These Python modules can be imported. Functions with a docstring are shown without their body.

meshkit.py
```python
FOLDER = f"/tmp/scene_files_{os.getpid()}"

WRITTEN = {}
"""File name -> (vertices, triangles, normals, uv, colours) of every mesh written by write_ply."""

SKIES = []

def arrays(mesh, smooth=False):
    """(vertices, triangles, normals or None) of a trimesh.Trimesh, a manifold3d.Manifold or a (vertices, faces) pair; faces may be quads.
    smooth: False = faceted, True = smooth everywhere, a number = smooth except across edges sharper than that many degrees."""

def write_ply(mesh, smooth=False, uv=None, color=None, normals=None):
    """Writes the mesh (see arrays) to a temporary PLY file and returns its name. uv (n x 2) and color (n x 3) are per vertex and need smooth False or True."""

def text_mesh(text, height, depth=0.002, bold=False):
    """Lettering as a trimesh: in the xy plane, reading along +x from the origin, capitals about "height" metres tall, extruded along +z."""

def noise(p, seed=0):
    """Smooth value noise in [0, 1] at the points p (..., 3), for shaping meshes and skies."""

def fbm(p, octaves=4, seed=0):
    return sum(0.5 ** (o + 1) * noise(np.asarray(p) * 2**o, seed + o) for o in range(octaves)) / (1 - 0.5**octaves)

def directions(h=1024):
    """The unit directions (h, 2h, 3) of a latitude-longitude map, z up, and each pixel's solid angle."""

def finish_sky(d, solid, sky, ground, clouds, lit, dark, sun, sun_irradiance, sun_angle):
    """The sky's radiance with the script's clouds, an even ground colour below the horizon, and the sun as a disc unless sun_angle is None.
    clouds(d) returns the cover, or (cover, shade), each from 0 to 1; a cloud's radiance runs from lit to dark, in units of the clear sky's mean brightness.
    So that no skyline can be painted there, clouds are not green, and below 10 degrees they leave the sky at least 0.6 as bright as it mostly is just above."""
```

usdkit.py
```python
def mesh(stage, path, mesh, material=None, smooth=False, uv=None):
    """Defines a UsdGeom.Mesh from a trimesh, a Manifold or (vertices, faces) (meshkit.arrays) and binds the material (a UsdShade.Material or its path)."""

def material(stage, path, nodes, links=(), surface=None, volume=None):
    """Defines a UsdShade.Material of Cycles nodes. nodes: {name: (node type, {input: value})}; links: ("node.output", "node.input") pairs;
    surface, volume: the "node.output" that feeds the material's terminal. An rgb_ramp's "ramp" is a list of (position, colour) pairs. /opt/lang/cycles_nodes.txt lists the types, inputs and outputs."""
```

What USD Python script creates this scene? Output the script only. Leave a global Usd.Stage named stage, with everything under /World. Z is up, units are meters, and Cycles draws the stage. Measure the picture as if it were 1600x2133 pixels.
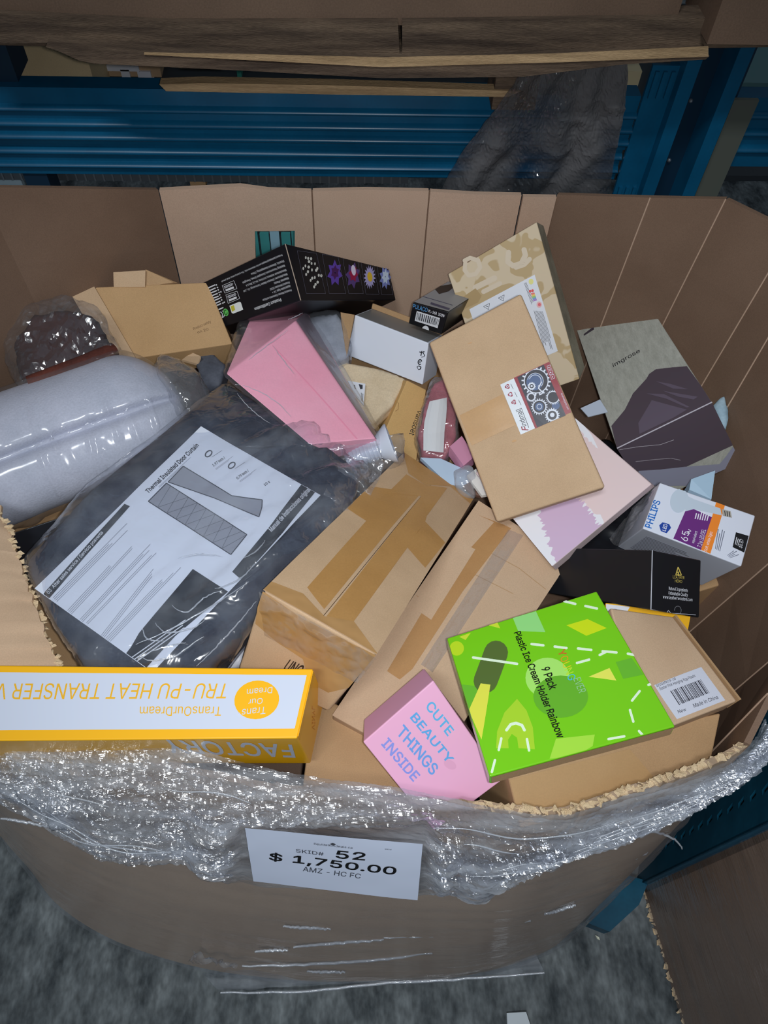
import math, random
import numpy as np, trimesh, usdkit, meshkit
import manifold3d as m3
import shapely.geometry as sg, shapely.affinity as sa
from shapely.ops import unary_union
from pxr import Usd, UsdGeom, UsdLux, Gf, Sdf, UsdShade

random.seed(7); RNG = np.random.default_rng(7)
stage = Usd.Stage.CreateInMemory()
UsdGeom.SetStageUpAxis(stage, 'Z'); UsdGeom.SetStageMetersPerUnit(stage, 1.0)
UsdGeom.Xform.Define(stage, '/World'); UsdGeom.Scope.Define(stage, '/World/Looks')

# ------------------------------------------------------------------ camera (a phone held above the bin, looking down)
FPX, CX, CY, CZ = 1602.0, 800.0, 1066.5, 2.05
_a, _r, _p = math.radians(33.5), math.radians(3.24), math.radians(4.5)
def _rz(v): return np.array([v[0]*math.cos(_p)+v[1]*math.sin(_p), -v[0]*math.sin(_p)+v[1]*math.cos(_p), v[2]])
FW = _rz([0, math.sin(_a), -math.cos(_a)]); _r0 = _rz([1, 0, 0]); _u0 = _rz([0, math.cos(_a), math.sin(_a)])
RT = math.cos(_r)*_r0 + math.sin(_r)*_u0; UP = math.cos(_r)*_u0 - math.sin(_r)*_r0
CAM = np.array([0, 0, CZ])
cam = UsdGeom.Camera.Define(stage, '/World/Camera')
cam.CreateHorizontalApertureAttr(36.0); cam.CreateVerticalApertureAttr(48.0)
cam.CreateFocalLengthAttr(36.0*FPX/1600.0)
cam.CreateClippingRangeAttr((0.02, 200.0))
EXPOSURE = 0.14
cam.CreateExposureAttr(EXPOSURE)
_m = Gf.Matrix4d(1.0)
for i, row in enumerate((RT, UP, -FW)): _m.SetRow(i, Gf.Vec4d(*map(float, row), 0))
_m.SetRow(3, Gf.Vec4d(*map(float, CAM), 1))
cam.AddTransformOp().Set(_m)

# ------------------------------------------------------------------ light: the phone's flash, the aisle's ceiling fixture, a dim hall
dome = UsdLux.DomeLight.Define(stage, '/World/HallLight')
dome.CreateIntensityAttr(0.05); dome.CreateColorAttr(Gf.Vec3f(0.72, 0.86, 1.0))
flash = UsdLux.SphereLight.Define(stage, '/World/PhoneFlash')
flash.CreateRadiusAttr(0.012); flash.CreateIntensityAttr(6600.0); flash.CreateColorAttr(Gf.Vec3f(0.93, 0.97, 1.0))
_f = Gf.Matrix4d(1.0)
for i, row in enumerate((RT, UP, -FW)): _f.SetRow(i, Gf.Vec4d(*map(float, row), 0))
_f.SetRow(3, Gf.Vec4d(*map(float, CAM+RT*.03-FW*.01), 1)); flash.AddTransformOp().Set(_f)
_sh = UsdLux.ShapingAPI.Apply(flash.GetPrim()); _sh.CreateShapingConeAngleAttr(47.0); _sh.CreateShapingConeSoftnessAttr(0.9)   # the flash's lens
lamp = UsdLux.RectLight.Define(stage, '/World/AisleLamp')
lamp.CreateWidthAttr(1.2); lamp.CreateHeightAttr(0.35); lamp.CreateIntensityAttr(55.0); lamp.CreateColorAttr(Gf.Vec3f(0.9, 0.96, 1.0))
lamp.AddTranslateOp().Set(Gf.Vec3d(-0.9, -1.3, 5.2)); lamp.AddRotateXYZOp().Set(Gf.Vec3f(20, 0, 0))

# ------------------------------------------------------------------ measuring helpers: a sight line of the camera met with a height, a depth or a face
def ray(x, y): return FW + RT*(x-CX)/FPX - UP*(y-CY)/FPX
def at(x, y, z): d = ray(x, y); return CAM + d*(z-CZ)/d[2]
def aty(x, y, Y): d = ray(x, y); return CAM + d*Y/d[1]
def proj(p):
    p = np.asarray(p, float)-CAM; z = p@FW
    return np.stack([CX+FPX*(p@RT)/z, CY-FPX*(p@UP)/z], -1)

# ------------------------------------------------------------------ prim helpers
_used = {}
def numbered(path):
    k = _used.get(path, -1)+1; _used[path] = k
    return path if k == 0 else f'{path}_{k:03d}'
class Thing:
    def __init__(s, name, label, cat, origin=(0, 0, 0), group=None, kind=None):
        s.o = np.asarray(origin, float); s.path = numbered('/World/'+name)
        x = UsdGeom.Xform.Define(stage, s.path); x.AddTranslateOp().Set(Gf.Vec3d(*map(float, s.o)))
        tagprim(x.GetPrim(), label, cat, group, kind)
    def add(s, name, mesh, mat, parent=None, smooth=False, label=None, kind=None):
        if not len(vf(mesh)[1]): return None
        p = numbered((parent or s.path)+'/'+name)
        v, f = vf(mesh); usdkit.mesh(stage, p, trimesh.Trimesh(v-s.o, f, process=False), mat, smooth=smooth)
        pr = stage.GetPrimAtPath(p)
        if label: pr.SetCustomDataByKey('label', label)
        if kind: pr.SetCustomDataByKey('kind', kind)
        return p
def tagprim(pr, label, cat, group=None, kind=None):
    if label: pr.SetCustomDataByKey('label', label)
    if cat: pr.SetCustomDataByKey('category', cat)
    if group: pr.SetCustomDataByKey('group', group)
    if kind: pr.SetCustomDataByKey('kind', kind)
def single(name, mesh, mat, label=None, cat=None, group=None, kind=None, smooth=False):
    p = numbered('/World/'+name); usdkit.mesh(stage, p, trimesh.Trimesh(*vf(mesh), process=False), mat, smooth=smooth)
    tagprim(stage.GetPrimAtPath(p), label, cat, group, kind); return p
def vf(mesh):
    if isinstance(mesh, (list,)): mesh = cat(mesh)
    if hasattr(mesh, 'to_mesh'): q = mesh.to_mesh(); return np.array(q.vert_properties[:, :3], float), np.array(q.tri_verts)
    if isinstance(mesh, tuple):
        v, f = np.asarray(mesh[0], float), np.asarray(mesh[1], int)
        if f.shape[1] == 4: f = np.vstack([f[:, [0, 1, 2]], f[:, [0, 2, 3]]])
        return v, f
    return np.array(mesh.vertices), np.array(mesh.faces)
def cat(ms):
    V, Fc, n = [np.zeros((0, 3))], [np.zeros((0, 3), int)], 0
    for m in ms:
        v, f = vf(m); V.append(v); Fc.append(f+n); n += len(v)
    return np.vstack(V), np.vstack(Fc)

# ------------------------------------------------------------------ materials
def material(name, nodes, links, surface): return usdkit.material(stage, '/World/Looks/'+name, nodes, links, surface=surface)
def plain(name, col, rough=.5, spec=.5, metal=0., coat=0.):
    return material(name, {'p': ('principled_bsdf', dict(base_color=col, roughness=rough, specular_ior_level=spec, metallic=metal, coat_weight=coat))}, [], 'p.BSDF')
def mottled(name, c1, c2, scale=8., fine=400., fineamt=.12, rough=.7, spec=.3, bump=.15, bdist=.002, stretch=(1, 1, 1), lo=.3, hi=.7, detail=3.):
    """two tones mixed by a broad noise, darkened and lightened a little by a fine one"""
    return material(name, {
        'g': ('geometry', {}), 'mp': ('mapping', dict(scale=stretch)),
        'n1': ('noise_texture', dict(scale=scale, detail=detail, roughness=.6)), 'n2': ('noise_texture', dict(scale=fine, detail=1.)),
        'r': ('rgb_ramp', {'ramp': [(lo, c1), (hi, c2)]}),
        'm': ('map_range', dict(from_min=.25, from_max=.75, to_min=1-fineamt, to_max=1+fineamt)),
        'x': ('mix', dict(mix_type='multiply', fac=1.)), 'cc': ('combine_color', {}),
        'b': ('bump', dict(strength=bump, distance=bdist)),
        'p': ('principled_bsdf', dict(roughness=rough, specular_ior_level=spec))},
        [('g.position', 'mp.vector'), ('mp.vector', 'n1.vector'), ('mp.vector', 'n2.vector'), ('n1.fac', 'r.fac'), ('n2.fac', 'm.value'),
         ('m.result', 'cc.r'), ('m.result', 'cc.g'), ('m.result', 'cc.b'), ('r.color', 'x.color1'), ('cc.color', 'x.color2'),
         ('x.color', 'p.base_color')]+([('n2.fac', 'b.height'), ('b.normal', 'p.normal')] if bump > .2 else []), 'p.BSDF')
def film(name, haze=.08, shine=.05, gain=1.2, rough=.12, tint=(.96, .97, 1.), hcol=(.82, .86, .92), scale=60., stretch=(1, 1, 1), bump=.5, bdist=.004, detail=2., hzs=None, hzst=(1, 1, 1)):
    """clear plastic sheet: see-through, a fresnel gloss over crinkles, a little milky haze"""
    ex = {} if hzs is None else {'hm': ('mapping', dict(scale=hzst)), 'hn': ('noise_texture', dict(scale=hzs, detail=2.)), 'hr': ('map_range', dict(from_min=.38, from_max=.66, to_min=haze*.15, to_max=haze*2., clamp=True))}
    exl = [] if hzs is None else [('g.position', 'hm.vector'), ('hm.vector', 'hn.vector'), ('hn.fac', 'hr.value'), ('hr.result', 'z.fac')]
    return material(name, {**ex,
        'g': ('geometry', {}), 'mp': ('mapping', dict(scale=stretch)), 'n': ('noise_texture', dict(scale=scale, detail=detail, roughness=.65, distortion=.6)),
        'b': ('bump', dict(strength=bump, distance=bdist)), 'f': ('layer_weight', dict(blend=.5)), 'pw': ('math', dict(math_type='power', value2=3.2)),
        'k': ('math', dict(math_type='multiply_add', use_clamp=True, value2=gain*.5, value3=shine+.025)),
        't': ('transparent_bsdf', dict(color=tint)), 's': ('glossy_bsdf', dict(color=(1, 1, 1), roughness=rough)), 'a': ('mix_closure', {}),
        'd': ('diffuse_bsdf', dict(color=hcol)), 'l': ('translucent_bsdf', dict(color=hcol)), 'dl': ('mix_closure', dict(fac=.4)),
        'z': ('mix_closure', dict(fac=haze))},
        [('g.position', 'mp.vector'), ('mp.vector', 'n.vector'), ('n.fac', 'b.height'), ('b.normal', 's.normal'), ('f.facing', 'pw.value1'), ('pw.value', 'k.value1'), ('k.value', 'a.fac'),
         ('t.BSDF', 'a.closure1'), ('s.BSDF', 'a.closure2'), ('d.BSDF', 'dl.closure1'), ('l.BSDF', 'dl.closure2'), ('a.closure', 'z.closure1'), ('dl.closure', 'z.closure2')]+exl, 'z.closure')
_inks = {}
def ink(col, rough=.45, spec=.4):
    k = tuple(round(c, 3) for c in col)+(rough,)
    if k not in _inks: _inks[k] = plain(f'ink_{len(_inks):02d}', col, rough, spec)
    return _inks[k]

def S(r, g, b):      # an sRGB colour as seen on screen -> linear
    return tuple(((c/255+.055)/1.055)**2.4 if c > 10 else c/255/12.92 for c in (r, g, b))

KRAFT = mottled('kraft_board', S(192, 160, 126), S(205, 173, 139), scale=6, fine=500, fineamt=.06)
KRAFT_DK = mottled('kraft_board_brown', S(176, 140, 102), S(190, 154, 114), scale=6, fine=500, fineamt=.07)
KRAFT_PINK = mottled('kraft_board_rosy', S(198, 166, 136), S(208, 178, 148), scale=5, fine=500, fineamt=.06)
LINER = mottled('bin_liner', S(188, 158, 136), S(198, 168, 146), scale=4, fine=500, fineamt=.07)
LINER_SHADED = mottled('bin_liner_shaded', S(120, 95, 78), S(132, 106, 88), scale=4, fine=500, fineamt=.09)  # side walls: their dimness is partly put into this browner board colour
OUTER = mottled('bin_outer', S(158, 134, 112), S(170, 146, 122), scale=4, fine=450, fineamt=.07)
TORN = mottled('torn_board', S(206, 178, 140), S(226, 200, 164), scale=60, fine=600, fineamt=.12, rough=.9, bump=.5, bdist=.004)
TAPE = mottled('brown_tape', S(180, 134, 78), S(192, 146, 90), scale=7, fine=300, fineamt=.04, rough=.33, spec=.5, bump=.1)
TAPE_SHINE = mottled('wrinkled_tape', S(184, 142, 92), S(192, 150, 100), scale=9, fine=26, fineamt=.03, rough=.16, spec=.8, bump=.3, bdist=.015)
CLEAR = film('clear_bag', haze=.07, shine=.06, scale=30, bump=.5)
CLEAR_ROUGH = film('crinkled_bag', haze=.12, shine=.10, gain=1.6, scale=45, bump=.9, bdist=.006)
WRAP = film('stretch_wrap', haze=.09, shine=.03, gain=1.1, rough=.14, scale=30, stretch=(.25, 2, 2), bump=.5)
WRAP_BAND = film('bunched_wrap', haze=.14, shine=.09, gain=1.6, rough=.15, scale=70, stretch=(.4, 1.6, 1.6), bump=.5, bdist=.004, hzs=16, hzst=(.35, 2, 2))
STR = film('rolled_film', haze=.5, shine=.25, gain=1.5, scale=80, bump=.8)
DARK_FILM = film('grey_film', haze=.5, shine=.03, gain=1.2, rough=.12, tint=(.66, .66, .70), hcol=(.17, .165, .17), scale=14, bump=.5, bdist=.008, hzs=7, hzst=(1, 1, .5))

# ------------------------------------------------------------------ shape helpers
def box(lo, hi): m = trimesh.creation.box(bounds=[np.minimum(lo, hi), np.maximum(lo, hi)]); return m
def grid(P, closed=False):
    """a sheet through the n x m points"""
    P = np.asarray(P, float); n, m = P.shape[:2]; i = np.arange(n*m).reshape(n, m)
    q = np.stack([i[:-1, :-1], i[1:, :-1], i[1:, 1:], i[:-1, 1:]], -1).reshape(-1, 4)
    if closed:
        q = np.vstack([q, np.stack([i[:-1, -1], i[1:, -1], i[1:, 0], i[:-1, 0]], -1).reshape(-1, 4)])
    return P.reshape(-1, 3), np.vstack([q[:, [0, 1, 2]], q[:, [0, 2, 3]]])
def slab(P, off):
    """a sheet of points with a thickness: off is the vector (or n x m x 3 vectors) to its other face"""
    P = np.asarray(P, float); Q = P+off; n, m = P.shape[:2]
    v1, f1 = grid(P); v2, f2 = grid(Q); N = n*m; i = np.arange(N).reshape(n, m)
    rim = np.concatenate([i[0, :], i[1:, -1], i[-1, -2::-1], i[-2:0:-1, 0]]); nx = np.roll(rim, -1)
    s = np.vstack([np.stack([rim, rim+N, nx+N], 1), np.stack([rim, nx+N, nx], 1)])
    m_ = trimesh.Trimesh(np.vstack([v1, v2]), np.vstack([f1[:, ::-1], f2+N, s[:, ::-1]]), process=False); m_.fix_normals(); return m_
def polyline(pts, n):
    pts = np.asarray(pts, float); d = np.r_[0, np.cumsum(np.linalg.norm(np.diff(pts[:, :3], axis=0), axis=1))]
    t = np.linspace(0, d[-1], n); return np.stack([np.interp(t, d, pts[:, k]) for k in range(pts.shape[1])], 1)
def spline(pts, n):
    from scipy.interpolate import PchipInterpolator
    pts = np.asarray(pts, float); d = np.r_[0, np.cumsum(np.linalg.norm(np.diff(pts, axis=0), axis=1))]
    return PchipInterpolator(d, pts)(np.linspace(0, d[-1], n))
def tube(pts, r, sides=8):
    from numpy.linalg import norm
    p = np.asarray(pts, float); t = np.gradient(p, axis=0); t /= norm(t, axis=1, keepdims=True)+1e-12
    a = np.cross(t, np.where(np.abs(t[:, 2:]) < .9, [0, 0, 1.], [1., 0, 0])); a /= norm(a, axis=1, keepdims=True)+1e-12; b = np.cross(t, a)
    g = np.arange(sides)*2*np.pi/sides; r = np.broadcast_to(r, (len(p),))
    v = p[:, None]+r[:, None, None]*(np.cos(g)[None, :, None]*a[:, None]+np.sin(g)[None, :, None]*b[:, None])
    V, Fq = grid(v, True); n = len(V)
    caps = [[k+1, k, 0] for k in range(1, sides-1)]+[[n-sides, n-sides+k, n-sides+k+1] for k in range(1, sides-1)]
    m_ = trimesh.Trimesh(V, np.vstack([Fq, caps]), process=False); m_.fix_normals(); return m_
def hull(pts): return m3.Manifold.hull_points(np.asarray(pts, np.float32))
def normals(v, f):
    n = np.zeros_like(v); c = np.cross(v[f[:, 1]]-v[f[:, 0]], v[f[:, 2]]-v[f[:, 0]])
    for k in range(3): np.add.at(n, f[:, k], c)
    return n/(np.linalg.norm(n, axis=1, keepdims=True)+1e-15)
def crumple(mesh, amp, freq, seed=0, ridged=True, octaves=3):
    v, f = vf(mesh); n = normals(v, f); x = meshkit.fbm(v*freq, octaves, seed)
    if ridged: x = 1-np.abs(2*x-1)*2
    else: x = x-.5
    return v+n*(amp*x)[:, None], f
def shell(pts, cell=.012, inflate=0., smooth=8, amp=.003, freq=40., seed=0):
    """a bag drawn over the points: their hull, refined, relaxed and crinkled"""
    m = hull(pts).refine_to_length(cell); v, f = vf(m); t = trimesh.Trimesh(v, f)
    trimesh.smoothing.filter_taubin(t, iterations=smooth); v, f = np.array(t.vertices), np.array(t.faces)
    v = v+normals(v, f)*inflate
    return crumple((v, f), amp, freq, seed)

LOCK = 'abcdABCD'
class Hexa:
    """a six-sided carton given by its eight corners: a b c d round the top as seen from outside, A B C D under them"""
    FACES = dict(top='abcd', bottom='BADC', front='ABba', right='BCcb', back='CDdc', left='DAad')
    def __init__(s, C): s.C = np.asarray(C, float); s.k = {q: s.C[i] for i, q in enumerate(LOCK)}; s.noise = None; s.mid = s.C.mean(0)
    def base(s): c = s.C.mean(0); return np.array([c[0], c[1], s.C[:, 2].min()])
    def tri(s, u, v, w):
        k = s.k; u, v, w = (np.asarray(x, float)[..., None] for x in (u, v, w))
        lo = (1-u)*(1-v)*k['A']+u*(1-v)*k['B']+u*v*k['C']+(1-u)*v*k['D']
        hi = (1-u)*(1-v)*k['a']+u*(1-v)*k['b']+u*v*k['c']+(1-u)*v*k['d']
        return lo*(1-w)+hi*w
    def dims(s):
        k = s.k; L = lambda *p: np.mean([np.linalg.norm(k[q[0]]-k[q[1]]) for q in p])
        return np.array([L('ab', 'dc', 'AB', 'DC'), L('ad', 'bc', 'AD', 'BC'), L('aA', 'bB', 'cC', 'dD')])
    def disp(s, p, n):
        if s.noise is None: return p
        amp, fr, seed = s.noise; return p+n*(amp*(meshkit.fbm(p*fr, 3, seed)-.5)*2)[..., None]
    def mesh(s, r=.002, sub=None, seg=2):
        sub = sub or .03
        h = s.dims()/2; r = min(r, h.min()*.6)
        ax = []
        for k in range(3):
            e = [h[k]-r*(1-math.sin(t)) for t in np.linspace(0, math.pi/4, seg+1)[0:]] + [h[k]]
            n = max(1, int(2*(h[k]-r)/sub)) if sub else 1
            e = sorted(set(np.round(e, 6))); mid = np.linspace(-(h[k]-r), h[k]-r, n+1)
            ax.append(np.unique(np.round(np.r_[[-x for x in e], mid, e], 6)))
        V, Fq, N = [], [], 0
        for k in range(3):
            i, j = (k+1) % 3, (k+2) % 3
            for sgn in (-1, 1):
                a, b = np.meshgrid(ax[i], ax[j], indexing='ij'); P = np.zeros(a.shape+(3,)); P[..., i] = a; P[..., j] = b; P[..., k] = sgn*h[k]
                v, f = grid(P); V.append(v); Fq.append((f if sgn > 0 else f[:, ::-1])+N); N += len(v)
        v, f = np.vstack(V), np.vstack(Fq)
        inner = np.clip(v, -(h-r), h-r); d = v-inner; l = np.linalg.norm(d, axis=1, keepdims=True)
        v = inner+np.where(l > 0, d/np.maximum(l, 1e-12)*r, 0)
        m = trimesh.Trimesh(v, f, process=True); v, f = np.array(m.vertices), np.array(m.faces)
        q = (v/h+1)/2; P = s.tri(q[:, 0], q[:, 1], q[:, 2])
        t = trimesh.Trimesh(P, f, process=False)
        if t.volume < 0: f = f[:, ::-1]
        if s.noise is not None: P = s.disp(P, normals(P, f))
        return P, f
    def face(s, name): return Face(s, s.FACES.get(name, name))
class Face:
    def __init__(s, hx, q):
        s.h = hx; s.q = [hx.k[c] for c in q]
        n = np.cross(s.q[1]-s.q[0], s.q[3]-s.q[0])+np.cross(s.q[2]-s.q[1], s.q[0]-s.q[1])*0
        n = n/np.linalg.norm(n); m = np.mean(s.q, 0)
        s.n = n if (m-hx.mid)@n > 0 else -n
    def S(s, uv):
        uv = np.asarray(uv, float); u, v = uv[..., :1], uv[..., 1:2]; a, b, c, d = s.q
        return (1-u)*(1-v)*a+u*(1-v)*b+u*v*c+(1-u)*v*d
    def uv(s, px):
        """where on the face the sight lines of these picture points fall"""
        px = np.atleast_2d(np.asarray(px, float)); x = np.full((len(px), 2), .5)
        for _ in range(12):
            e = proj(s.S(x))-px; h = 1e-4
            J = np.stack([(proj(s.S(x+[h, 0]))-proj(s.S(x)))/h, (proj(s.S(x+[0, h]))-proj(s.S(x)))/h], -1)
            x = np.clip(x-np.linalg.solve(J, e[..., None])[..., 0], -1.5, 2.5)
        return x
    def lay(s, V2, Fc, lift):
        P = s.S(V2)
        if s.h.noise is not None: P = s.h.disp(P, np.broadcast_to(s.n, P.shape))
        P = P+s.n*lift; Fc = np.asarray(Fc)
        if len(Fc) and np.cross(P[Fc[:, 1]]-P[Fc[:, 0]], P[Fc[:, 2]]-P[Fc[:, 0]]).sum(0)@s.n < 0: Fc = Fc[:, ::-1]
        return P, Fc
    def shape(s, g, lift=.0004, fine=None):
        out = []; b_ = g.bounds; fine = fine or (.1 if len(b_) and max(b_[2]-b_[0], b_[3]-b_[1]) > .12 else None)
        for q in getattr(g, 'geoms', [g]):
            if q.is_empty or q.area < 1e-12: continue
            v, f = trimesh.creation.triangulate_polygon(q, engine='earcut'); v = np.asarray(v)
            if fine:
                v3, f = trimesh.remesh.subdivide_to_size(np.c_[v, np.zeros(len(v))], f, fine, max_iter=12); v = v3[:, :2]
            out.append(s.lay(v, f, lift))
        return cat(out)
    def poly(s, px, lift=.0004, fine=None, clip=True):
        g = sg.Polygon(s.uv(px)).buffer(0)
        if clip: g = g.intersection(sg.box(.002, .002, .998, .998))
        return s.shape(g, lift, fine)
    def uvbox(s, u0, v0, u1, v1, lift=.0004, fine=None): return s.shape(sg.box(u0, v0, u1, v1), lift, fine)
    def ell(s, c, rx, ry=None, rot=0, lift=.0005, n=28, t0=0, t1=360):
        return s.poly(ellpx(c, rx, ry, rot, n, t0, t1), lift)
    def line(s, a, b, w, lift=.0005):
        a, b = np.asarray(a, float), np.asarray(b, float); d = b-a; d = np.array([-d[1], d[0]])/np.linalg.norm(d)*w/2
        return s.poly([a+d, b+d, b-d, a-d], lift)
    def stroke(s, pts, w, lift=.0005, cap=True):
        g = sg.LineString(pts).buffer(w/2, cap_style=1 if cap else 2, quad_segs=4)
        return cat([s.poly(list(q.exterior.coords)[:-1], lift) for q in getattr(g, 'geoms', [g])]) if not any(len(q.interiors) for q in getattr(g, 'geoms', [g])) else s.ringpoly(g, lift)
    def ringpoly(s, g, lift):
        q = sg.Polygon(s.uv(list(g.exterior.coords)[:-1]), [s.uv(list(i.coords)[:-1]) for i in g.interiors]).buffer(0)
        return s.shape(q, lift)
    def text(s, txt, bl, br, tl, lift=.0006, bold=False):
        """lettering whose base line runs bl -> br in the picture and whose capitals reach up to tl"""
        v, f = lettering(txt, bold); U = s.uv([bl, br, tl]); w = v[:, 0].max()
        return s.lay(U[0]+v[:, :1]/w*(U[1]-U[0])+v[:, 1:2]*(U[2]-U[0]), f, lift)
def ellpx(c, rx, ry=None, rot=0, n=28, t0=0, t1=360):
    ry = rx if ry is None else ry; t = np.radians(np.linspace(t0, t1, n, endpoint=(t1-t0) % 360 != 0)); ca, sa_ = math.cos(math.radians(rot)), math.sin(math.radians(rot))
    x, y = rx*np.cos(t), ry*np.sin(t); return np.stack([c[0]+x*ca-y*sa_, c[1]+x*sa_+y*ca], 1)
_letters = {}
def lettering(txt, bold=False):
    """flat lettering: capitals 1 high, from x = 0"""
    k = (txt, bold)
    if k not in _letters:
        m = meshkit.text_mesh(txt, 1.0, .01, bold); keep = m.face_normals[:, 2] > .5
        f = m.faces[keep]; idx, inv = np.unique(f, return_inverse=True); v = m.vertices[idx][:, :2].copy(); v[:, 0] -= v[:, 0].min()
        _letters[k] = (v, inv.reshape(-1, 3))
    return _letters[k]
def gear(c, r, teeth, sx=1., rot=0., depth=.16):
    P = []
    for k in range(teeth):
        for dt, rr in ((0, 1), (.28, 1), (.36, 1-depth), (.92, 1-depth)):
            t = 2*math.pi*(k+dt)/teeth; P.append((c[0]+r*rr*sx*math.cos(t+rot), c[1]+r*rr*math.sin(t+rot)))
    return P
def lerp(a, b, t): return np.asarray(a, float)*(1-t)+np.asarray(b, float)*t
def quadpx(q, u, v):
    q = [np.asarray(x, float) for x in q]; return lerp(lerp(q[0], q[1], u), lerp(q[3], q[2], u), v)
def barcode(F, q, n=30, seed=1, lift=.0012):
    r = random.Random(seed); xs = [0]
    while xs[-1] < 1: xs.append(xs[-1]+r.choice([.012, .02, .03, .04])*30/n)
    return cat([F.poly([quadpx(q, xs[i], 0), quadpx(q, min(1, xs[i+1]), 0), quadpx(q, min(1, xs[i+1]), 1), quadpx(q, xs[i], 1)], lift) for i in range(0, len(xs)-1, 2) if xs[i] < 1])
def textlines(F, q, n, fill=.5, seed=0, lift=.001, short=.35):
    """rows of print too small to read, along q[0] -> q[1], stacked towards q[3]"""
    r = random.Random(seed); out = []
    for i in range(n):
        v0 = (i+.25)/n; v1 = v0+fill/n; e = 1-short*r.random()
        out.append(F.poly([quadpx(q, 0, v0), quadpx(q, e, v0), quadpx(q, e, v1), quadpx(q, 0, v1)], lift))
    return cat(out)

def creases(t, curves, q, zf, r=.0016, name='bag_crease', n=22, mat=None):
    """pinched ridges of clear film: thin, flattened, tapering"""
    for i, c in enumerate(curves):
        P = spline([at(*q(*p), zf(*q(*p))) for p in c], n); w = r*(.25+.75*np.sin(np.linspace(.1, 3.04, n)))
        P = P+np.random.default_rng(i+n).normal(0, .0004, P.shape); t.add(name, tube(P, w, 6), mat or STR, smooth=True)

def facets(grid_pts, amp, freq, jit, seed=0):
    """a crinkled sheet whose facets catch the light one by one: add it unsmoothed"""
    v, f = crumple(grid(grid_pts) if not isinstance(grid_pts, tuple) else grid_pts, amp, freq, seed); n = normals(v, f)
    return v+n*np.random.default_rng(seed).normal(0, jit, len(v))[:, None], f
def ridge(v, f, curves, h, w):
    """raise ridges on a mesh along curves measured in the picture"""
    P = proj(v); n = normals(v, f); d = np.full(len(v), 1e9)
    for c in curves:
        for q in polyline([np.r_[x, 0] for x in c], 40)[:, :2]: d = np.minimum(d, np.hypot(*(P-q).T))
    return v+n*(h*np.exp(-(d/w)**2))[:, None], f

# ================================================================== the hall
CONCRETE = mottled('dirty_concrete', S(50, 56, 60), S(122, 128, 130), scale=9, fine=55, fineamt=.3, rough=.8, spec=.25, bump=.3, stretch=(1.6, .8, 1), lo=.34, hi=.68, detail=6)
DARKWALL = plain('hall_wall_paint', S(44, 52, 54), .8)
single('floor', box((-4, -3, -.06), (5, 8, 0)), CONCRETE, 'worn grey concrete floor with dark scuffs', None, kind='structure')
single('wall_back', box((-4, 7.9, 0), (5, 8, 6)), DARKWALL, 'dark far wall of the warehouse', None, kind='structure')

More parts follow.
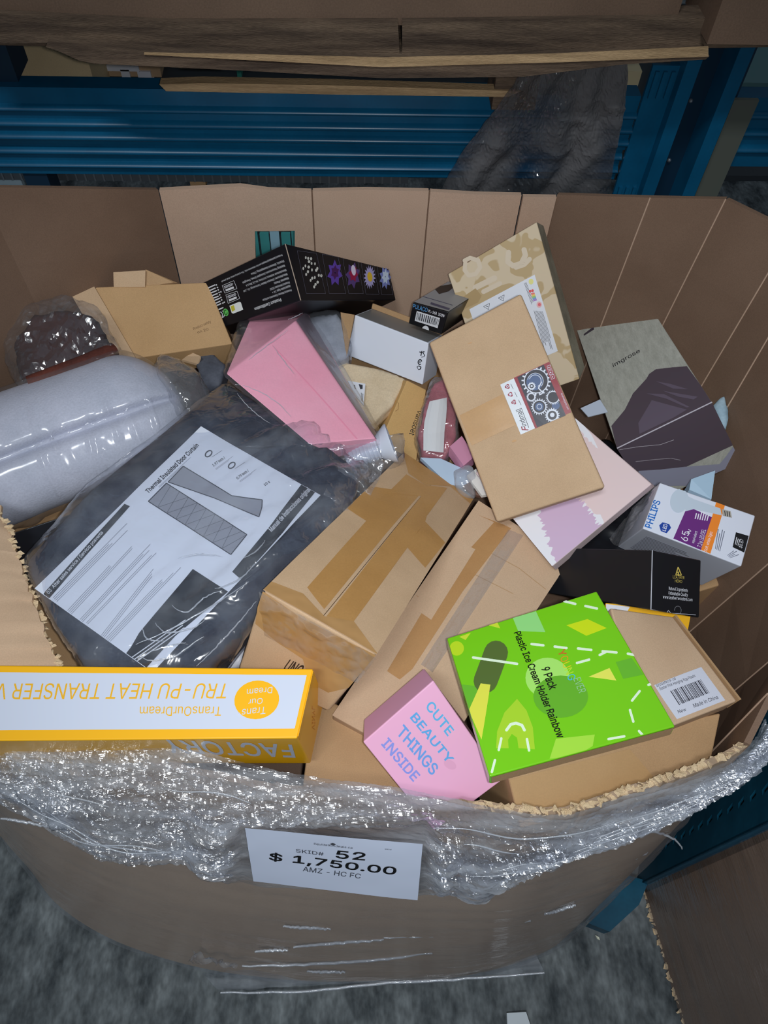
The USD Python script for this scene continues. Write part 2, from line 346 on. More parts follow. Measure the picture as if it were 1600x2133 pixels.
# ------------------------------------------------------------------ the bulk bin: octagonal corrugated carton, front torn down
def wallz(px, Y): p = aty(px[0], px[1], Y); return (p[0], p[2])
BY = 1.485
binT = Thing('bulk_carton', 'large octagonal corrugated bulk bin with torn front rim, full of mixed parcels', 'bulk bin', (0, .8, 0))
def xzpanel(pts, y, t=.011):
    m = trimesh.creation.extrude_polygon(sg.Polygon(pts) if not isinstance(pts, sg.Polygon) else pts, t, engine='earcut')
    v = np.array(m.vertices); return np.stack([v[:, 0], y+v[:, 2], v[:, 1]], 1), np.array(m.faces)[:, ::-1]
rim = [(330, 397), (420, 392), (500, 388), (560, 396), (650, 399), (760, 396), (895, 399), (990, 405), (1088, 407), (1160, 408)]
rimxz = [wallz(p, BY) for p in rim]
def backpanel(i0, i1, y, gap=.0016, hole=None):
    pts = rimxz[i0:i1+1]; g = sg.Polygon([(pts[0][0]+gap, 0)]+[(pts[0][0]+gap, pts[0][1])]+list(pts[1:-1])+[(pts[-1][0]-gap, pts[-1][1]), (pts[-1][0]-gap, 0)])
    if hole is not None: g = g.difference(sg.Polygon(hole))
    return xzpanel(g, y)
hole = [wallz(p, BY) for p in ((531, 482), (614, 481), (614, 560), (533, 560))]
binT.add('back_panel', backpanel(0, 4, BY, hole=hole), LINER, label='back panel with a rectangular hand hole')
binT.add('back_panel', backpanel(4, 6, BY+.001), LINER); binT.add('back_panel', backpanel(6, 8, BY), LINER); binT.add('joint_flap', backpanel(8, 9, BY-.006), LINER)
for i in (4, 6):
    x, z = rimxz[i]; binT.add('crease', box((x-.004, BY+.004, .3), (x+.004, BY+.012, z-.004)), LINER_SHADED)
def az(px): d = ray(*px); return d[0]/d[1]
def onseg(P, Q, k):   # where azimuth k meets the plan segment
    P, Q = np.array(P), np.array(Q); D = Q-P; t = (k*P[1]-P[0])/(D[0]-k*D[1]); return P+t*D
R0 = (rimxz[-1][0], BY)
R1 = onseg((.452, 1.48), (.80, 1.24), az((1355, 411))); R2 = onseg((.452, 1.48), (.80, 1.24), az((1512, 415)))
R3 = onseg((.76, 1.29), (.86, 1.02), az((1597, 581))); R4 = onseg((.80, 1.19), (.87, .95), az((1600, 700)))
def rimz(px, P): d = ray(*px); s = np.hypot(*P)/np.hypot(d[0], d[1]); return CZ+s*d[2]
right = [(*R0, 1.047), (*R1, rimz((1355, 412), R1)), (*R2, rimz((1512, 415), R2)), (*R3, 1.19), (*R4, 1.20), (.86, .72, 1.10), (.76, .52, .98)]
right.append(tuple(at(1600, 1445, .90))); right.append(tuple(at(1550, 1545, .845)))
left = [(rimxz[0][0], BY, 1.05), (-.66, 1.27, 1.197), (-.87, .95, 1.2), (-.88, .66, 1.08), tuple(at(-130, 1330, .90))]
RB = [(.452, 1.47), (.58, 1.36), (.66, 1.27), (.72, 1.1), (.73, .95), (.72, .72), (.66, .46), (.56, .26), tuple(at(1215, 1900, .01)[:2])]
LB_ = [(rimxz[0][0], 1.47), (-.62, 1.24), (-.78, .95), (-.84, .68), tuple(at(-15, 1722, .01)[:2])]
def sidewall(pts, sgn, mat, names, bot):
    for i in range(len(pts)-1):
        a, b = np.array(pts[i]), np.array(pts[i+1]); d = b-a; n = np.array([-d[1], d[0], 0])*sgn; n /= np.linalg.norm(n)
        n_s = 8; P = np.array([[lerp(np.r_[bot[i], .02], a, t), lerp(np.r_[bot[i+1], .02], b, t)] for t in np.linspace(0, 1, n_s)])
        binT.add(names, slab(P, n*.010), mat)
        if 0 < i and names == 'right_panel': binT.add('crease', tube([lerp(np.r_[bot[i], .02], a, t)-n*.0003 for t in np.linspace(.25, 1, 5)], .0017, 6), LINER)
def outward(pts): 
    a, b = np.array(pts[0]), np.array(pts[1]); d = b-a; n = np.array([-d[1], d[0]]); m = (a+b)[:2]/2; return 1 if n@(m-np.array([0, .8])) > 0 else -1
sidewall(right, outward(right), LINER_SHADED, 'right_panel', RB); sidewall(left, outward(left), LINER_SHADED, 'left_panel', LB_)

FT = np.array([np.r_[left[-1]], at(-60, 1450, .80), at(120, 1520, .76), at(250, 1570, .74), at(500, 1632, .735), at(700, 1662, .75), at(830, 1672, .765), at(1010, 1684, .78), at(1090, 1693, .785), at(1170, 1695, .79), at(1300, 1655, .80), at(1440, 1613, .815), at(1550, 1560, .845)])
FB = np.array([at(-15, 1722, .01), at(25, 1770, .01), at(65, 1815, .01), at(115, 1880, .01), at(270, 1972, .01), at(500, 2030, .01), at(700, 2045, .01), at(900, 2040, .01), at(1010, 2025, .01), at(1080, 2005, .01), at(1150, 1975, .01), at(1185, 1945, .01), at(1215, 1900, .01)])
NS = 130
ft, fb = spline(FT, NS), spline(FB, NS)
def front(s, h, off=0.):
    """a point of the torn front: s along it (0..1), h its height (0..1), off the distance out of it"""
    i = np.clip(np.asarray(s)*(NS-1), 0, NS-1.001); k = i.astype(int); f = (i-k)[..., None]
    T = ft[k]*(1-f)+ft[k+1]*f; B = fb[k]*(1-f)+fb[k+1]*f; h = np.asarray(h)[..., None]
    p = B*(1-h)+T*h; c = np.array([.0, .85]); n = p[..., :2]-c; n = n/np.linalg.norm(n, axis=-1, keepdims=True)
    p = p.copy(); p[..., :2] += n*(np.asarray(off)[..., None]+.012*np.sin(np.pi*h)); return p
ss, hh = np.meshgrid(np.linspace(0, 1, NS), np.linspace(0, 1, 14), indexing='ij')
jag = np.interp(np.linspace(0, 1, NS), np.linspace(0, 1, 150), RNG.uniform(-.016, .010, 150))
fp = front(ss, hh); fp[:, -1, 2] += jag; fp[:, -2, 2] += jag*.3
fin = front(ss, hh, np.full(ss.shape, -.012)); fin[:, -1, 2] += jag; fin[:, -2, 2] += jag*.3
binT.add('front_panel', slab(fp, fin-fp), OUTER)
def torn(pts, n, r, seed):
    """ragged board torn open: a lumpy strip of flakes along an edge"""
    rg = np.random.default_rng(seed); P = polyline(pts, n); out = []
    for i in range(n):
        c = P[i]+rg.normal(0, r*.25, 3); k = 9
        q = rg.normal(0, 1, (k, 3)); q /= np.linalg.norm(q, axis=1, keepdims=True); q *= [r*rg.uniform(.8, 1.7), r*rg.uniform(.6, 1.2), r*.45]
        out.append(hull(c+q))
    return cat(out)
edge = [(fp[i, -1]+fin[i, -1])/2 for i in range(NS) if proj(fp[i, -1])[0] > 985]
binT.add('torn_edge', torn(edge, 95, .0075, 3), TORN, label='ragged torn rim of the front panel')
binT.add('bottom_panel', box((-.62, .42, .34), (.56, 1.46, .36)), LINER_SHADED)
# the front left panel, torn off and bent in over the parcels
te = polyline([np.r_[p, z] for p, z in (((-4, 1052), .905), ((14, 1090), .902), ((28, 1140), .90), ((44, 1175), .895), ((58, 1215), .89), ((72, 1256), .885), ((88, 1300), .88), ((103, 1340), .87), ((111, 1368), .865), ((128, 1396), .855), ((140, 1440), .84))], 46)
te = np.array([at(*p) for p in te]); te[:, :2] += np.random.default_rng(5).uniform(-.005, .005, (46, 2))
le = polyline([np.r_[p, z] for p, z in (((-190, 1000), .98), ((-190, 1200), .96), ((-190, 1500), .90))], 46); le = np.array([at(*p) for p in le])
fl = np.array([[lerp(le[i], te[i], t)+np.array([0, 0, .012*math.sin(math.pi*t)+.006*math.sin(5*t+i*.12)]) for t in np.linspace(0, 1, 12)] for i in range(46)])
binT.add('torn_flap', slab(fl, np.array([0, 0, -.007])), KRAFT_PINK, smooth=40, label='bent-in torn flap with ragged edge')
binT.add('torn_edge', torn(te[2:-4], 40, .0065, 9), TORN)

# ================================================================== parcels
HX = {
    'yellow': [[-0.0593,0.4472,0.942],[-0.6586,0.4772,0.913],[-0.6399,0.3629,0.8963],[-0.0808,0.345,0.9311],[-0.0484,0.4699,0.7536],[-0.6482,0.4969,0.7227],[-0.6295,0.3826,0.706],[-0.071,0.3618,0.7388]],
    'flower': [[-0.1275,1.3145,1.0467],[-0.3474,1.382,0.8775],[-0.3171,1.3051,0.8148],[-0.0973,1.2252,0.9758],[0.0952,1.516,0.8553],[-0.1308,1.5897,0.6899],[-0.1005,1.5128,0.6272],[0.1133,1.4392,0.792]],
    'white': [[-0.0051,1.2758,0.7719],[0.1619,1.1738,0.7823],[0.1716,1.2155,0.8683],[0.013,1.3156,0.8571],[0.0349,1.3473,0.727],[0.2019,1.2454,0.7374],[0.2116,1.2871,0.8233],[0.053,1.3871,0.8122]],
    'pulaco': [[0.1315,1.282,0.8629],[0.202,1.2441,0.8662],[0.2126,1.2582,0.9177],[0.1386,1.2936,0.9127],[0.2122,1.4008,0.8115],[0.2694,1.356,0.8095],[0.2933,1.377,0.8664],[0.2326,1.4194,0.8666]],
    'camo': [[0.3365,1.1852,0.6879],[0.5151,1.1836,0.7895],[0.4013,1.4067,1.0349],[0.2214,1.3824,0.9162],[0.3666,1.2395,0.6529],[0.5456,1.248,0.7611],[0.4308,1.4511,0.9933],[0.2514,1.4367,0.8811]],
    'findmall': [[0.2761,0.7777,0.8325],[0.4684,0.8037,0.9079],[0.3278,1.1464,1.0652],[0.1556,1.1035,0.9797],[0.2898,0.802,0.791],[0.4821,0.828,0.8664],[0.3415,1.1707,1.0237],[0.1693,1.1278,0.9382]],
    'lilac': [[0.3827,0.7103,0.7797],[0.5788,0.8422,0.8632],[0.4121,1.0458,0.8815],[0.2525,0.9166,0.8017],[0.3971,0.7168,0.7526],[0.5959,0.8534,0.8393],[0.4279,1.0546,0.856],[0.2682,0.9254,0.7761]],
    'imgrose': [[0.5502,0.9682,0.8132],[0.7133,0.9944,0.9251],[0.6871,1.4409,0.8367],[0.5598,1.4187,0.7293],[0.6633,0.9333,0.6627],[0.8264,0.9594,0.7745],[0.8002,1.4059,0.6862],[0.6729,1.3838,0.5788]],
    'philips': [[0.7164,0.673,0.8376],[0.7553,0.7628,0.8705],[0.5865,0.8326,0.8813],[0.544,0.7483,0.8519],[0.7225,0.7258,0.6633],[0.7652,0.8196,0.699],[0.5964,0.8894,0.7099],[0.5577,0.8093,0.6834]],
    'hero': [[0.5119,0.5704,0.8745],[0.6219,0.5816,0.8154],[0.6295,0.671,0.8662],[0.5181,0.6589,0.9246],[0.3912,0.6991,0.6922],[0.5027,0.7053,0.6299],[0.5103,0.7947,0.6807],[0.4005,0.7777,0.7359]],
    'green': [[0.1578,0.5249,0.8728],[0.1991,0.2903,0.9062],[0.48,0.3501,0.9331],[0.4142,0.5926,0.9037],[0.1616,0.5219,0.8432],[0.2029,0.2873,0.8766],[0.4839,0.3471,0.9035],[0.418,0.5896,0.8741]],
    'egg': [[0.4668,0.365,0.8318],[0.6369,0.4208,0.8354],[0.5715,0.582,0.8221],[0.4489,0.583,0.8584],[0.4626,0.366,0.787],[0.6326,0.4218,0.7906],[0.5673,0.583,0.7773],[0.4446,0.584,0.8136]],
    'lowcarton': [[0.2655,0.2463,0.7615],[0.5863,0.3052,0.7465],[0.6239,0.4145,0.7951],[0.244,0.3453,0.8002],[0.2416,0.3359,0.5293],[0.5624,0.3948,0.5143],[0.6,0.5041,0.5629],[0.2201,0.4349,0.568]],
    'carton': [[-0.1359,0.5577,0.9911],[0.0367,0.4591,0.9631],[0.2521,0.886,0.7517],[0.1116,0.9839,0.781],[-0.1925,0.4983,0.8171],[-0.0399,0.4257,0.8051],[0.1855,0.8396,0.5857],[0.045,0.9375,0.615]],
    'carton2': [[-0.0356,0.4471,0.727],[0.1347,0.3514,0.7154],[0.4352,0.7527,0.7322],[0.2607,0.8757,0.7615],[-0.0531,0.4752,0.4792],[0.1172,0.3794,0.4676],[0.4177,0.7808,0.4844],[0.2432,0.9037,0.5137]],
    'cute': [[0.0155,0.3537,0.8765],[0.1263,0.243,0.7749],[0.2342,0.3069,0.8185],[0.1243,0.4305,0.9286],[0.0182,0.4043,0.8294],[0.1236,0.2889,0.7244],[0.2315,0.3529,0.768],[0.1161,0.4718,0.8748]],
    'vansoet': [[0.1266,1.1718,0.7999],[0.0645,1.0636,0.7115],[0.149,1.0437,0.6755],[0.1709,1.1684,0.7726],[0.1022,1.2369,0.7337],[0.0369,1.1441,0.6554],[0.123,1.1165,0.6143],[0.1449,1.2412,0.7114]],
    'pink': [[-0.0868,1.0229,0.764],[0.0507,0.9699,0.8479],[-0.0994,1.0836,1.0532],[-0.2439,1.0704,0.9253],[-0.0258,1.0354,0.7056],[0.0898,1.0387,0.8256],[-0.0857,1.1413,1.0222],[-0.2012,1.2067,0.9476]],
    'curtain': [[-0.3033,0.4617,0.8938],[-0.0566,0.7959,0.9033],[-0.2814,0.9495,0.9048],[-0.5136,0.6005,0.8862],[-0.3021,0.463,0.8438],[-0.0554,0.7972,0.8533],[-0.2802,0.9508,0.8548],[-0.5124,0.6018,0.8363]],
    'mailer': [[-0.4698,1.2295,0.8097],[-0.2712,1.3025,0.7789],[-0.3283,1.4333,0.848],[-0.563,1.3722,0.8848],[-0.4873,1.2571,0.7477],[-0.2886,1.3301,0.717],[-0.3457,1.4609,0.7861],[-0.5804,1.3998,0.8228]],
}
def clampy(h, y): h = np.array(h); h[:, 1] = np.minimum(h[:, 1], y); return h
def parcel(key, name, label, mat, r=.0025, sub=None, noise=None, cat='box', C=None, part='carton'):
    hx = Hexa(HX[key] if C is None else C); hx.noise = noise
    t = Thing(name, label, cat, hx.base()); t.add(part, hx.mesh(r, sub), mat, smooth=35); t.hx = hx
    t.F = {}
    return t
def face(t, n):
    if n not in t.F: t.F[n] = t.hx.face(n)
    return t.F[n]
def flapslab(quad, th=.003):
    q = np.asarray(quad, float); n = np.cross(q[1]-q[0], q[3]-q[0]); n /= np.linalg.norm(n)
    return hull(np.vstack([q, q-n*th]))

GLOSSY = lambda nm, c, r=.25: plain(nm, c, r, .5)
# ---- long yellow carton
YEL = S(250, 184, 18)
t = parcel('yellow', 'vinyl_roll_box', 'long yellow box with white printed top lying across the torn front left rim', plain('yellow_board', YEL, .35, .5), part='box_body')
F = face(t, 'top'); W = ink(S(208, 214, 230), .3)
t.add('white_panel', F.shape(sg.box(.016, .10, .995, .86).buffer(.004), .0004), W)
L = [F.text('TRU-PU HEAT TRANSFER VINYL', (479, 1424), (-92, 1424), (470, 1455)),
     F.text('TransOurDream', (462, 1472), (292, 1472), (460, 1491))]
[t.add('lettering', l_, ink(S(240, 180, 40), .35)) for l_ in L]
t.add('logo_disc', F.ell((535, 1458), 47, 40, -12), ink(YEL, .35))
[t.add('lettering', l_, W) for l_ in (F.text('Trans', (555, 1472), (505, 1478), (553, 1487), .0012), F.text('Our', (548, 1454), (518, 1457), (547, 1466), .0012), F.text('Dream', (568, 1431), (515, 1436), (567, 1444), .0012), F.text('R', (500, 1484), (496, 1484), (500, 1489), .0012))]
F = face(t, 'DCcd'); t.add('lettering', F.text('FACTORY', (608, 1551), (330, 1540), (616, 1577), bold=True), W)
F = face(t, 'DdaA'); t.add('seal_print', cat([F.text('VINYL', (650, 1520), (650, 1470), (656, 1520))]), ink(S(226, 150, 30), .4))
t.add('end_flap', flapslab([lerp(t.hx.k['a'], t.hx.k['d'], .03), lerp(t.hx.k['a'], t.hx.k['d'], .97), lerp(t.hx.k['A'], t.hx.k['D'], .97)*.12+lerp(t.hx.k['a'], t.hx.k['d'], .97)*.88, lerp(t.hx.k['A'], t.hx.k['D'], .03)*.12+lerp(t.hx.k['a'], t.hx.k['d'], .03)*.88]+(face(t, 'DdaA').n)*.0012, .0012), ink(S(244, 178, 20), .35))

# ---- black flower box
t = parcel('flower', 'flower_kit_box', 'black box printed with five flowers standing against the back panel', plain('black_board', S(16, 16, 22), .38, .4), C=clampy(HX['flower'], 1.474), part='box_body')
F = face(t, 'top'); q = lambda x, y: (400+x*.1375, 500+y*.1375); WH = ink(S(214, 214, 218), .5); L = []
for s, b, e, hgt in (('Product Certification', (1345, 880), (945, 1030), 46), ('Product Name: Darkness eclipse', (1505, 742), (1070, 900), 34), ('Applicable Age: 14 +', (1490, 680), (1215, 785), 34), ('Product Number:2022', (1475, 625), (1180, 735), 34),
                     ('Material: Plastic', (1460, 562), (1240, 645), 34), ('Manufacturer: Shantou Meian Technology Co., Ltd', (1440, 500), (780, 765), 34), ('Manufacturer Address: 1st Floor, No.26, Block A', (1425, 438), (815, 680), 34),
                     ('Wanjing Yanyunyuan, Guangbei Street, Chenghai', (1405, 370), (765, 635), 34), ('District, Shantou Guangdong, China', (1390, 302), (895, 505), 34), ('Product packaging images are for reference only. The actual product shall prevail.', (1365, 212), (440, 622), 30)):
    d = np.array([-(e[1]-b[1]), e[0]-b[0]], float); d = d/np.linalg.norm(d); d = -d if d[1] > 0 else d
    L.append(F.text(s, q(*b), q(*e), q(b[0]-d[0]*hgt, b[1]-d[1]*hgt), bold=s.endswith('cation')))
for x0, y0, x1, y1 in ((355, 678, 125, 780), (360, 725, 230, 785), (378, 765, 240, 822), (392, 808, 265, 860), (405, 850, 300, 890), (425, 880, 275, 945), (432, 925, 270, 1000), (445, 962, 335, 1010), (478, 1022, 290, 1105)):
    L.append(F.line(q(x0, y0), q(x1, y1), 2.6))
for x, y in ((372, 680), (388, 718), (400, 755), (412, 795), (422, 830), (440, 870), (452, 908), (440, 785), (470, 955), (492, 942)): L.append(F.ell(q(x, y), 1.6, 1.6))
for Q in (((460, 690), (635, 615), (685, 735), (500, 805)), ((515, 830), (685, 775), (725, 885), (550, 960))):
    for i in range(4): L.append(F.line(q(*Q[i]), q(*Q[(i+1) % 4]), .8))
    L.append(textlines(F, [q(*quadpx(Q, u, v)) for u, v in ((.1, .15), (.9, .15), (.9, .5), (.1, .5))], 3, seed=4))
    L.append(F.poly([q(*quadpx(Q, u, v)) for u, v in ((.12, .6), (.8, .6), (.8, .85), (.12, .85))]))
L += [F.stroke(ellpx(q(425, 1140), 5.5, 7, 0, 12, -80, 90), 1.6), F.line(q(400, 1140), q(445, 1140), 1.3), F.stroke(ellpx(q(455, 1125), 5.5, 7, 0, 12, -80, 90), 1.6), F.ell(q(292, 1180), 4.4, 6.4)]
t.add('lettering', cat(L), WH)
t.add('sticker', F.poly([q(*p) for p in ((570, 995), (720, 935), (745, 945), (780, 1055), (630, 1115), (605, 1105))], .0008), ink(S(226, 228, 224), .5))
t.add('sticker_print', F.poly([q(*p) for p in ((590, 1005), (640, 985), (660, 1060), (612, 1085))], .0012), ink(S(196, 186, 60), .5))
t.add('recycling_mark', F.ell(q(515, 1095), 5.4, 8, -15), ink(S(96, 190, 90), .5))
t.add('recycling_mark', F.stroke(ellpx(q(515, 1095), 3, 4.6, -15, 16, 20, 300), 1.4, .0010), ink(S(20, 70, 30), .5))
t.add('badge', F.poly([q(*p) for p in ((315, 1115), (385, 1095), (400, 1200), (335, 1220))]), ink(S(28, 34, 58), .5))
F = face(t, 'AadD'); q = lambda x, y: (600+x*.15, 500+y*.15); L = []
for Q in (((125, 148), (392, 185), (520, 745), (252, 742)), ((472, 195), (692, 235), (800, 745), (570, 742)), ((755, 230), (960, 258), (1045, 745), (840, 742)), ((1005, 262), (1175, 278), (1262, 755), (1080, 750)), ((1222, 288), (1370, 300), (1455, 760), (1300, 758))):
    for i in range(4): L.append(F.line(q(*Q[i]), q(*Q[(i+1) % 4]), .7))
t.add('frame_print', cat(L), ink(S(86, 84, 98), .5))
rg = np.random.default_rng(11)
def petals(c, n, r0, r1, ry, w, rot=0.):
    out = []
    for k in range(n):
        g = rot+2*math.pi*k/n; d = np.array([math.cos(g), math.sin(g)*ry]); e = np.array([-math.sin(g), math.cos(g)*ry])
        out.append([q(*(np.array(c)+d*r+e*s)) for r, s in ((r0, -w*.6), ((r0+r1)/2, -w), (r1, 0), ((r0+r1)/2, w), (r0, w*.6))])
    return out
dots = [(245, 245), (278, 255), (318, 260), (372, 330), (240, 360), (285, 375), (210, 395), (330, 415), (390, 420), (275, 440), (250, 478), (425, 490), (335, 530), (312, 560), (370, 520), (410, 585), (380, 615), (362, 650), (460, 495), (405, 395), (290, 300), (325, 325)]
t.add('flower_print', cat([F.ell(q(*d), 2.0+rg.uniform(-.4, .6), 3.2) for d in dots]), ink(S(206, 204, 196), .5), label='print of small white blossoms')
t.add('flower_print', cat([F.poly(p) for p in petals((650, 460), 7, 10, 110, 1.7, 32, .2)]), ink(S(92, 62, 160), .5), label='print of a purple flower')
t.add('flower_print', cat([F.poly(p, .0008) for p in petals((650, 450), 6, 8, 60, 1.7, 20, .6)]), ink(S(70, 24, 84), .5))
t.add('flower_print', cat([F.poly(p) for p in petals((900, 490), 7, 10, 105, 1.8, 32, .5)]), ink(S(84, 60, 120), .5), label='print of a crimson and violet rose')
t.add('flower_print', cat([F.poly(p, .0008) for p in petals((905, 470), 6, 4, 66, 1.8, 24, .1)]), ink(S(150, 22, 66), .5))
t.add('flower_print', F.ell(q(905, 420), 4.6, 11, -8, .0011), ink(S(216, 206, 226), .5))
t.add('flower_print', cat([F.poly(p) for p in petals((1133, 515), 17, 20, 85, 2.0, 11, .1)]), ink(S(168, 160, 206), .5), label='print of a lilac daisy')
t.add('flower_print', F.ell(q(1133, 512), 5.2, 10, -8, .0008), ink(S(216, 178, 50), .5))
t.add('flower_print', cat([F.poly(p) for p in petals((1350, 520), 9, 10, 84, 2.0, 22, .0)]), ink(S(120, 130, 190), .5), label='print of a pale blue flower')
t.add('flower_print', cat([F.poly(p, .0008) for p in petals((1350, 510), 7, 4, 55, 2.0, 15, .3)]), ink(S(196, 210, 230), .5))
a, d = t.hx.k['a'], t.hx.k['d']; t.add('worn_or_lit_edge', tube([lerp(a, d, x)+face(t, 'top').n*.0005+face(t, 'AadD').n*.0005 for x in np.linspace(.01, .99, 8)], .0011, 6), ink(S(168, 150, 134), .7))

# ---- white box open at the top
t = parcel('white', 'white_box', 'plain white box with small black packing symbols, open on its kraft inside', plain('white_board', S(226, 230, 242), .45, .4), part='box_body')
F = face(t, 'top'); K = ink(S(40, 42, 48), .5); q = lambda x, y: (400+x*.34375, 450+y*.34375)
L = [F.stroke(ellpx((875, 754), 3.6, 5, 10, 14, 60, 330), 2.2), F.ell((875, 754), 1.3, 1.8), F.poly([(868, 764), (873, 761), (878, 764), (877, 769), (872, 771)]), F.line((874, 733), (883, 735), 2), F.line((879, 731), (877, 741), 2), F.line((881, 732), (885, 733), 1.5), F.line((882, 735), (885, 741), 1.5), F.line((878, 744), (884, 743), 1.2), F.line((884, 739), (884, 743), 1.2)]
t.add('packing_symbols', cat(L), K)
t.add('packing_symbols', F.poly([(870, 764), (873, 763), (876, 765), (875, 768), (872, 769)], .0008), ink(S(226, 230, 242)))
k = t.hx.k
def ix(a_, b_, x): return lerp(a_, b_, x)
P = [at(711, 651, .85), at(739, 656, .86), at(723, 742, .82), at(716, 735, .80)]
t.add('side_flap', flapslab(P, .003), KRAFT_DK, label='kraft flap standing open')
P = [k['d']+face(t, 'dcCD').n*.0, k['c'], lerp(k['c'], k['C'], .99), lerp(k['d'], k['D'], .99)]
fT = face(t, 'dcCD'); t.add('top_window', fT.uvbox(.02, .03, .98, .97), plain('grey_inner_board', S(128, 128, 128), .35, .5), label='grey top')
e = [lerp(k['d'], k['D'], x) for x in (0, 1)]+[k['C']]
t.add('rim_flap', cat([flapslab([k['D'], k['C'], k['C']+fT.n*.012, k['D']+fT.n*.012], .003)]), KRAFT_DK)

# ---- black and grey lamp box
t = parcel('pulaco', 'pump_box', 'small black and grey box with barcode label, wedged behind the tan carton', plain('black_gloss', S(14, 15, 18), .3, .5), part='box_body')
F = face(t, 'top'); q = lambda x, y: (850+x*.28125, 450+y*.28125)
t.add('lettering', F.text('PULACO', q(36, 680), q(142, 712), q(40, 650)), ink(S(96, 168, 224), .5))
[t.add('lettering', l_, WH) for l_ in (F.text('PL-268', q(150, 712), q(212, 731), q(153, 692), bold=True), F.text('300W', q(222, 736), q(270, 750), q(226, 716), bold=True))]
t.add('barcode_sticker', F.poly([q(66, 702), q(238, 755), q(220, 830), q(50, 775)], .0006), WH)
t.add('barcode_print', cat([barcode(F, [q(62, 765), q(220, 812), q(232, 762), q(70, 712)], 26, 2)]), K)
t.add('thumb_notch', F.poly(ellpx(q(128, 845), 7.6, 9.5, 12, 18, 180, 360)), WH)
F = face(t, 'dcCD'); t.add('grey_panel', F.uvbox(.01, .02, .99, .97), plain('grey_print', S(146, 146, 150), .4))
t.add('top_print', cat([F.poly([q(200, 545), q(240, 520), q(330, 505), q(350, 520), q(300, 560), q(230, 580)], .0008)]), ink(S(50, 42, 40)))
t.add('top_print', cat([F.poly([q(170, 640), q(310, 685), q(305, 700), q(165, 655)], .0008), F.line(q(100, 595), q(330, 662), 1., .0008)]), ink(S(70, 70, 96)))

# ---- white-patterned tan carton
CAMO = material('white_printed_kraft', {'g': ('geometry', {}), 'n': ('noise_texture', dict(scale=22, detail=1.5, roughness=.5, distortion=.8)), 'r': ('rgb_ramp', {'ramp': [(.46, S(190, 164, 122)), (.49, S(212, 192, 162))]}), 'p': ('principled_bsdf', dict(roughness=.6, specular_ior_level=.3))},
                [('g.position', 'n.vector'), ('n.fac', 'r.fac'), ('r.color', 'p.base_color')], 'p.BSDF')
t = parcel('camo', 'craft_kit_carton', 'large flat tan carton with whitish blotchy print, leaning on the back panel', CAMO)
F = face(t, 'top'); q = lambda x, y: (850+x*.28125, 450+y*.28125)
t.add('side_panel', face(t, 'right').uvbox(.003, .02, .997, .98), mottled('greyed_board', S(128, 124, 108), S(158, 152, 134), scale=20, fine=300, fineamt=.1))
t.add('lettering', cat([F.stroke([q(*p) for p in P_], w, .0004) for P_, w in (([(420, 330), (460, 310), (520, 330), (535, 380), (500, 430), (450, 440), (420, 400), (425, 350)], 9), ([(745, 270), (740, 340), (780, 370), (840, 350), (870, 290), (860, 250)], 11), ([(800, 380), (860, 360), (900, 320)], 10), ([(500, 530), (640, 460)], 12), ([(560, 560), (680, 500)], 10))]), ink(S(216, 198, 174), .6), label='faded white block letters')
t.add('bare_patch', F.poly([q(*p) for p in ((385, 615), (500, 535), (545, 590), (520, 640), (415, 690))], .0005), ink(S(176, 148, 104), .7))
LB = [(455, 690), (938, 434), (1110, 1000), (1050, 1022), (1035, 1010), (850, 700)]
t.add('instruction_label', F.poly([q(*p) for p in ((455, 690), (938, 434), (1110, 1000), (1050, 1025), (900, 1090), (560, 1000))], .0007), ink(S(222, 224, 232), .4))
L = [F.text('CHO', q(648, 590), q(660, 650), q(664, 588)), F.text('Not', q(615, 618), q(632, 672), q(630, 612)), F.text('RISQ', q(538, 660), q(556, 720), q(554, 655)), F.text('et pet', q(505, 672), q(530, 735), q(520, 668)), F.text('de moi', q(485, 690), q(508, 748), q(498, 686))]
for c in ((693, 605), (584, 668)):
    c = np.array(c, float); P = [q(*(c+o)) for o in ((-24, 2), (20, -22), (14, 24))]
    for i in range(3): L.append(F.line(P[i], P[(i+1) % 3], .9, .0011))
    L.append(F.line(q(*(c+(-6, -1))), q(*(c+(10, 2))), 1.2, .0011))
L.append(textlines(F, [q(930, 700), q(1010, 1000), q(1085, 985), q(1000, 705)], 8, .35, 3, .0011)); L.append(textlines(F, [q(858, 495), q(930, 700), q(950, 690), q(880, 490)], 3, .35, 5, .0011))
t.add('label_print', cat(L), ink(S(90, 92, 100), .5))
for c, col, rx, ry in (((912, 485), S(232, 226, 140), 5, 6), ((905, 556), S(226, 80, 80), 2.6, 3), ((923, 552), S(226, 80, 80), 2.6, 3), ((972, 655), S(236, 180, 180), 5.5, 6.5), ((974, 655), S(226, 100, 110), 3, 3.4)):
    t.add('label_mark', F.ell(q(*c), rx, ry, 0, .0012 if rx > 3.2 else .0016), ink(col, .5))
for i, col in enumerate((S(236, 120, 110), S(240, 200, 100), S(150, 200, 120), S(120, 160, 210), S(170, 130, 200))):
    y = 572+i*12; t.add('label_mark', F.poly([q(910+i*4, y), q(936+i*4, y-8), q(940+i*4, y+4), q(914+i*4, y+12)], .0012), ink(col, .5))

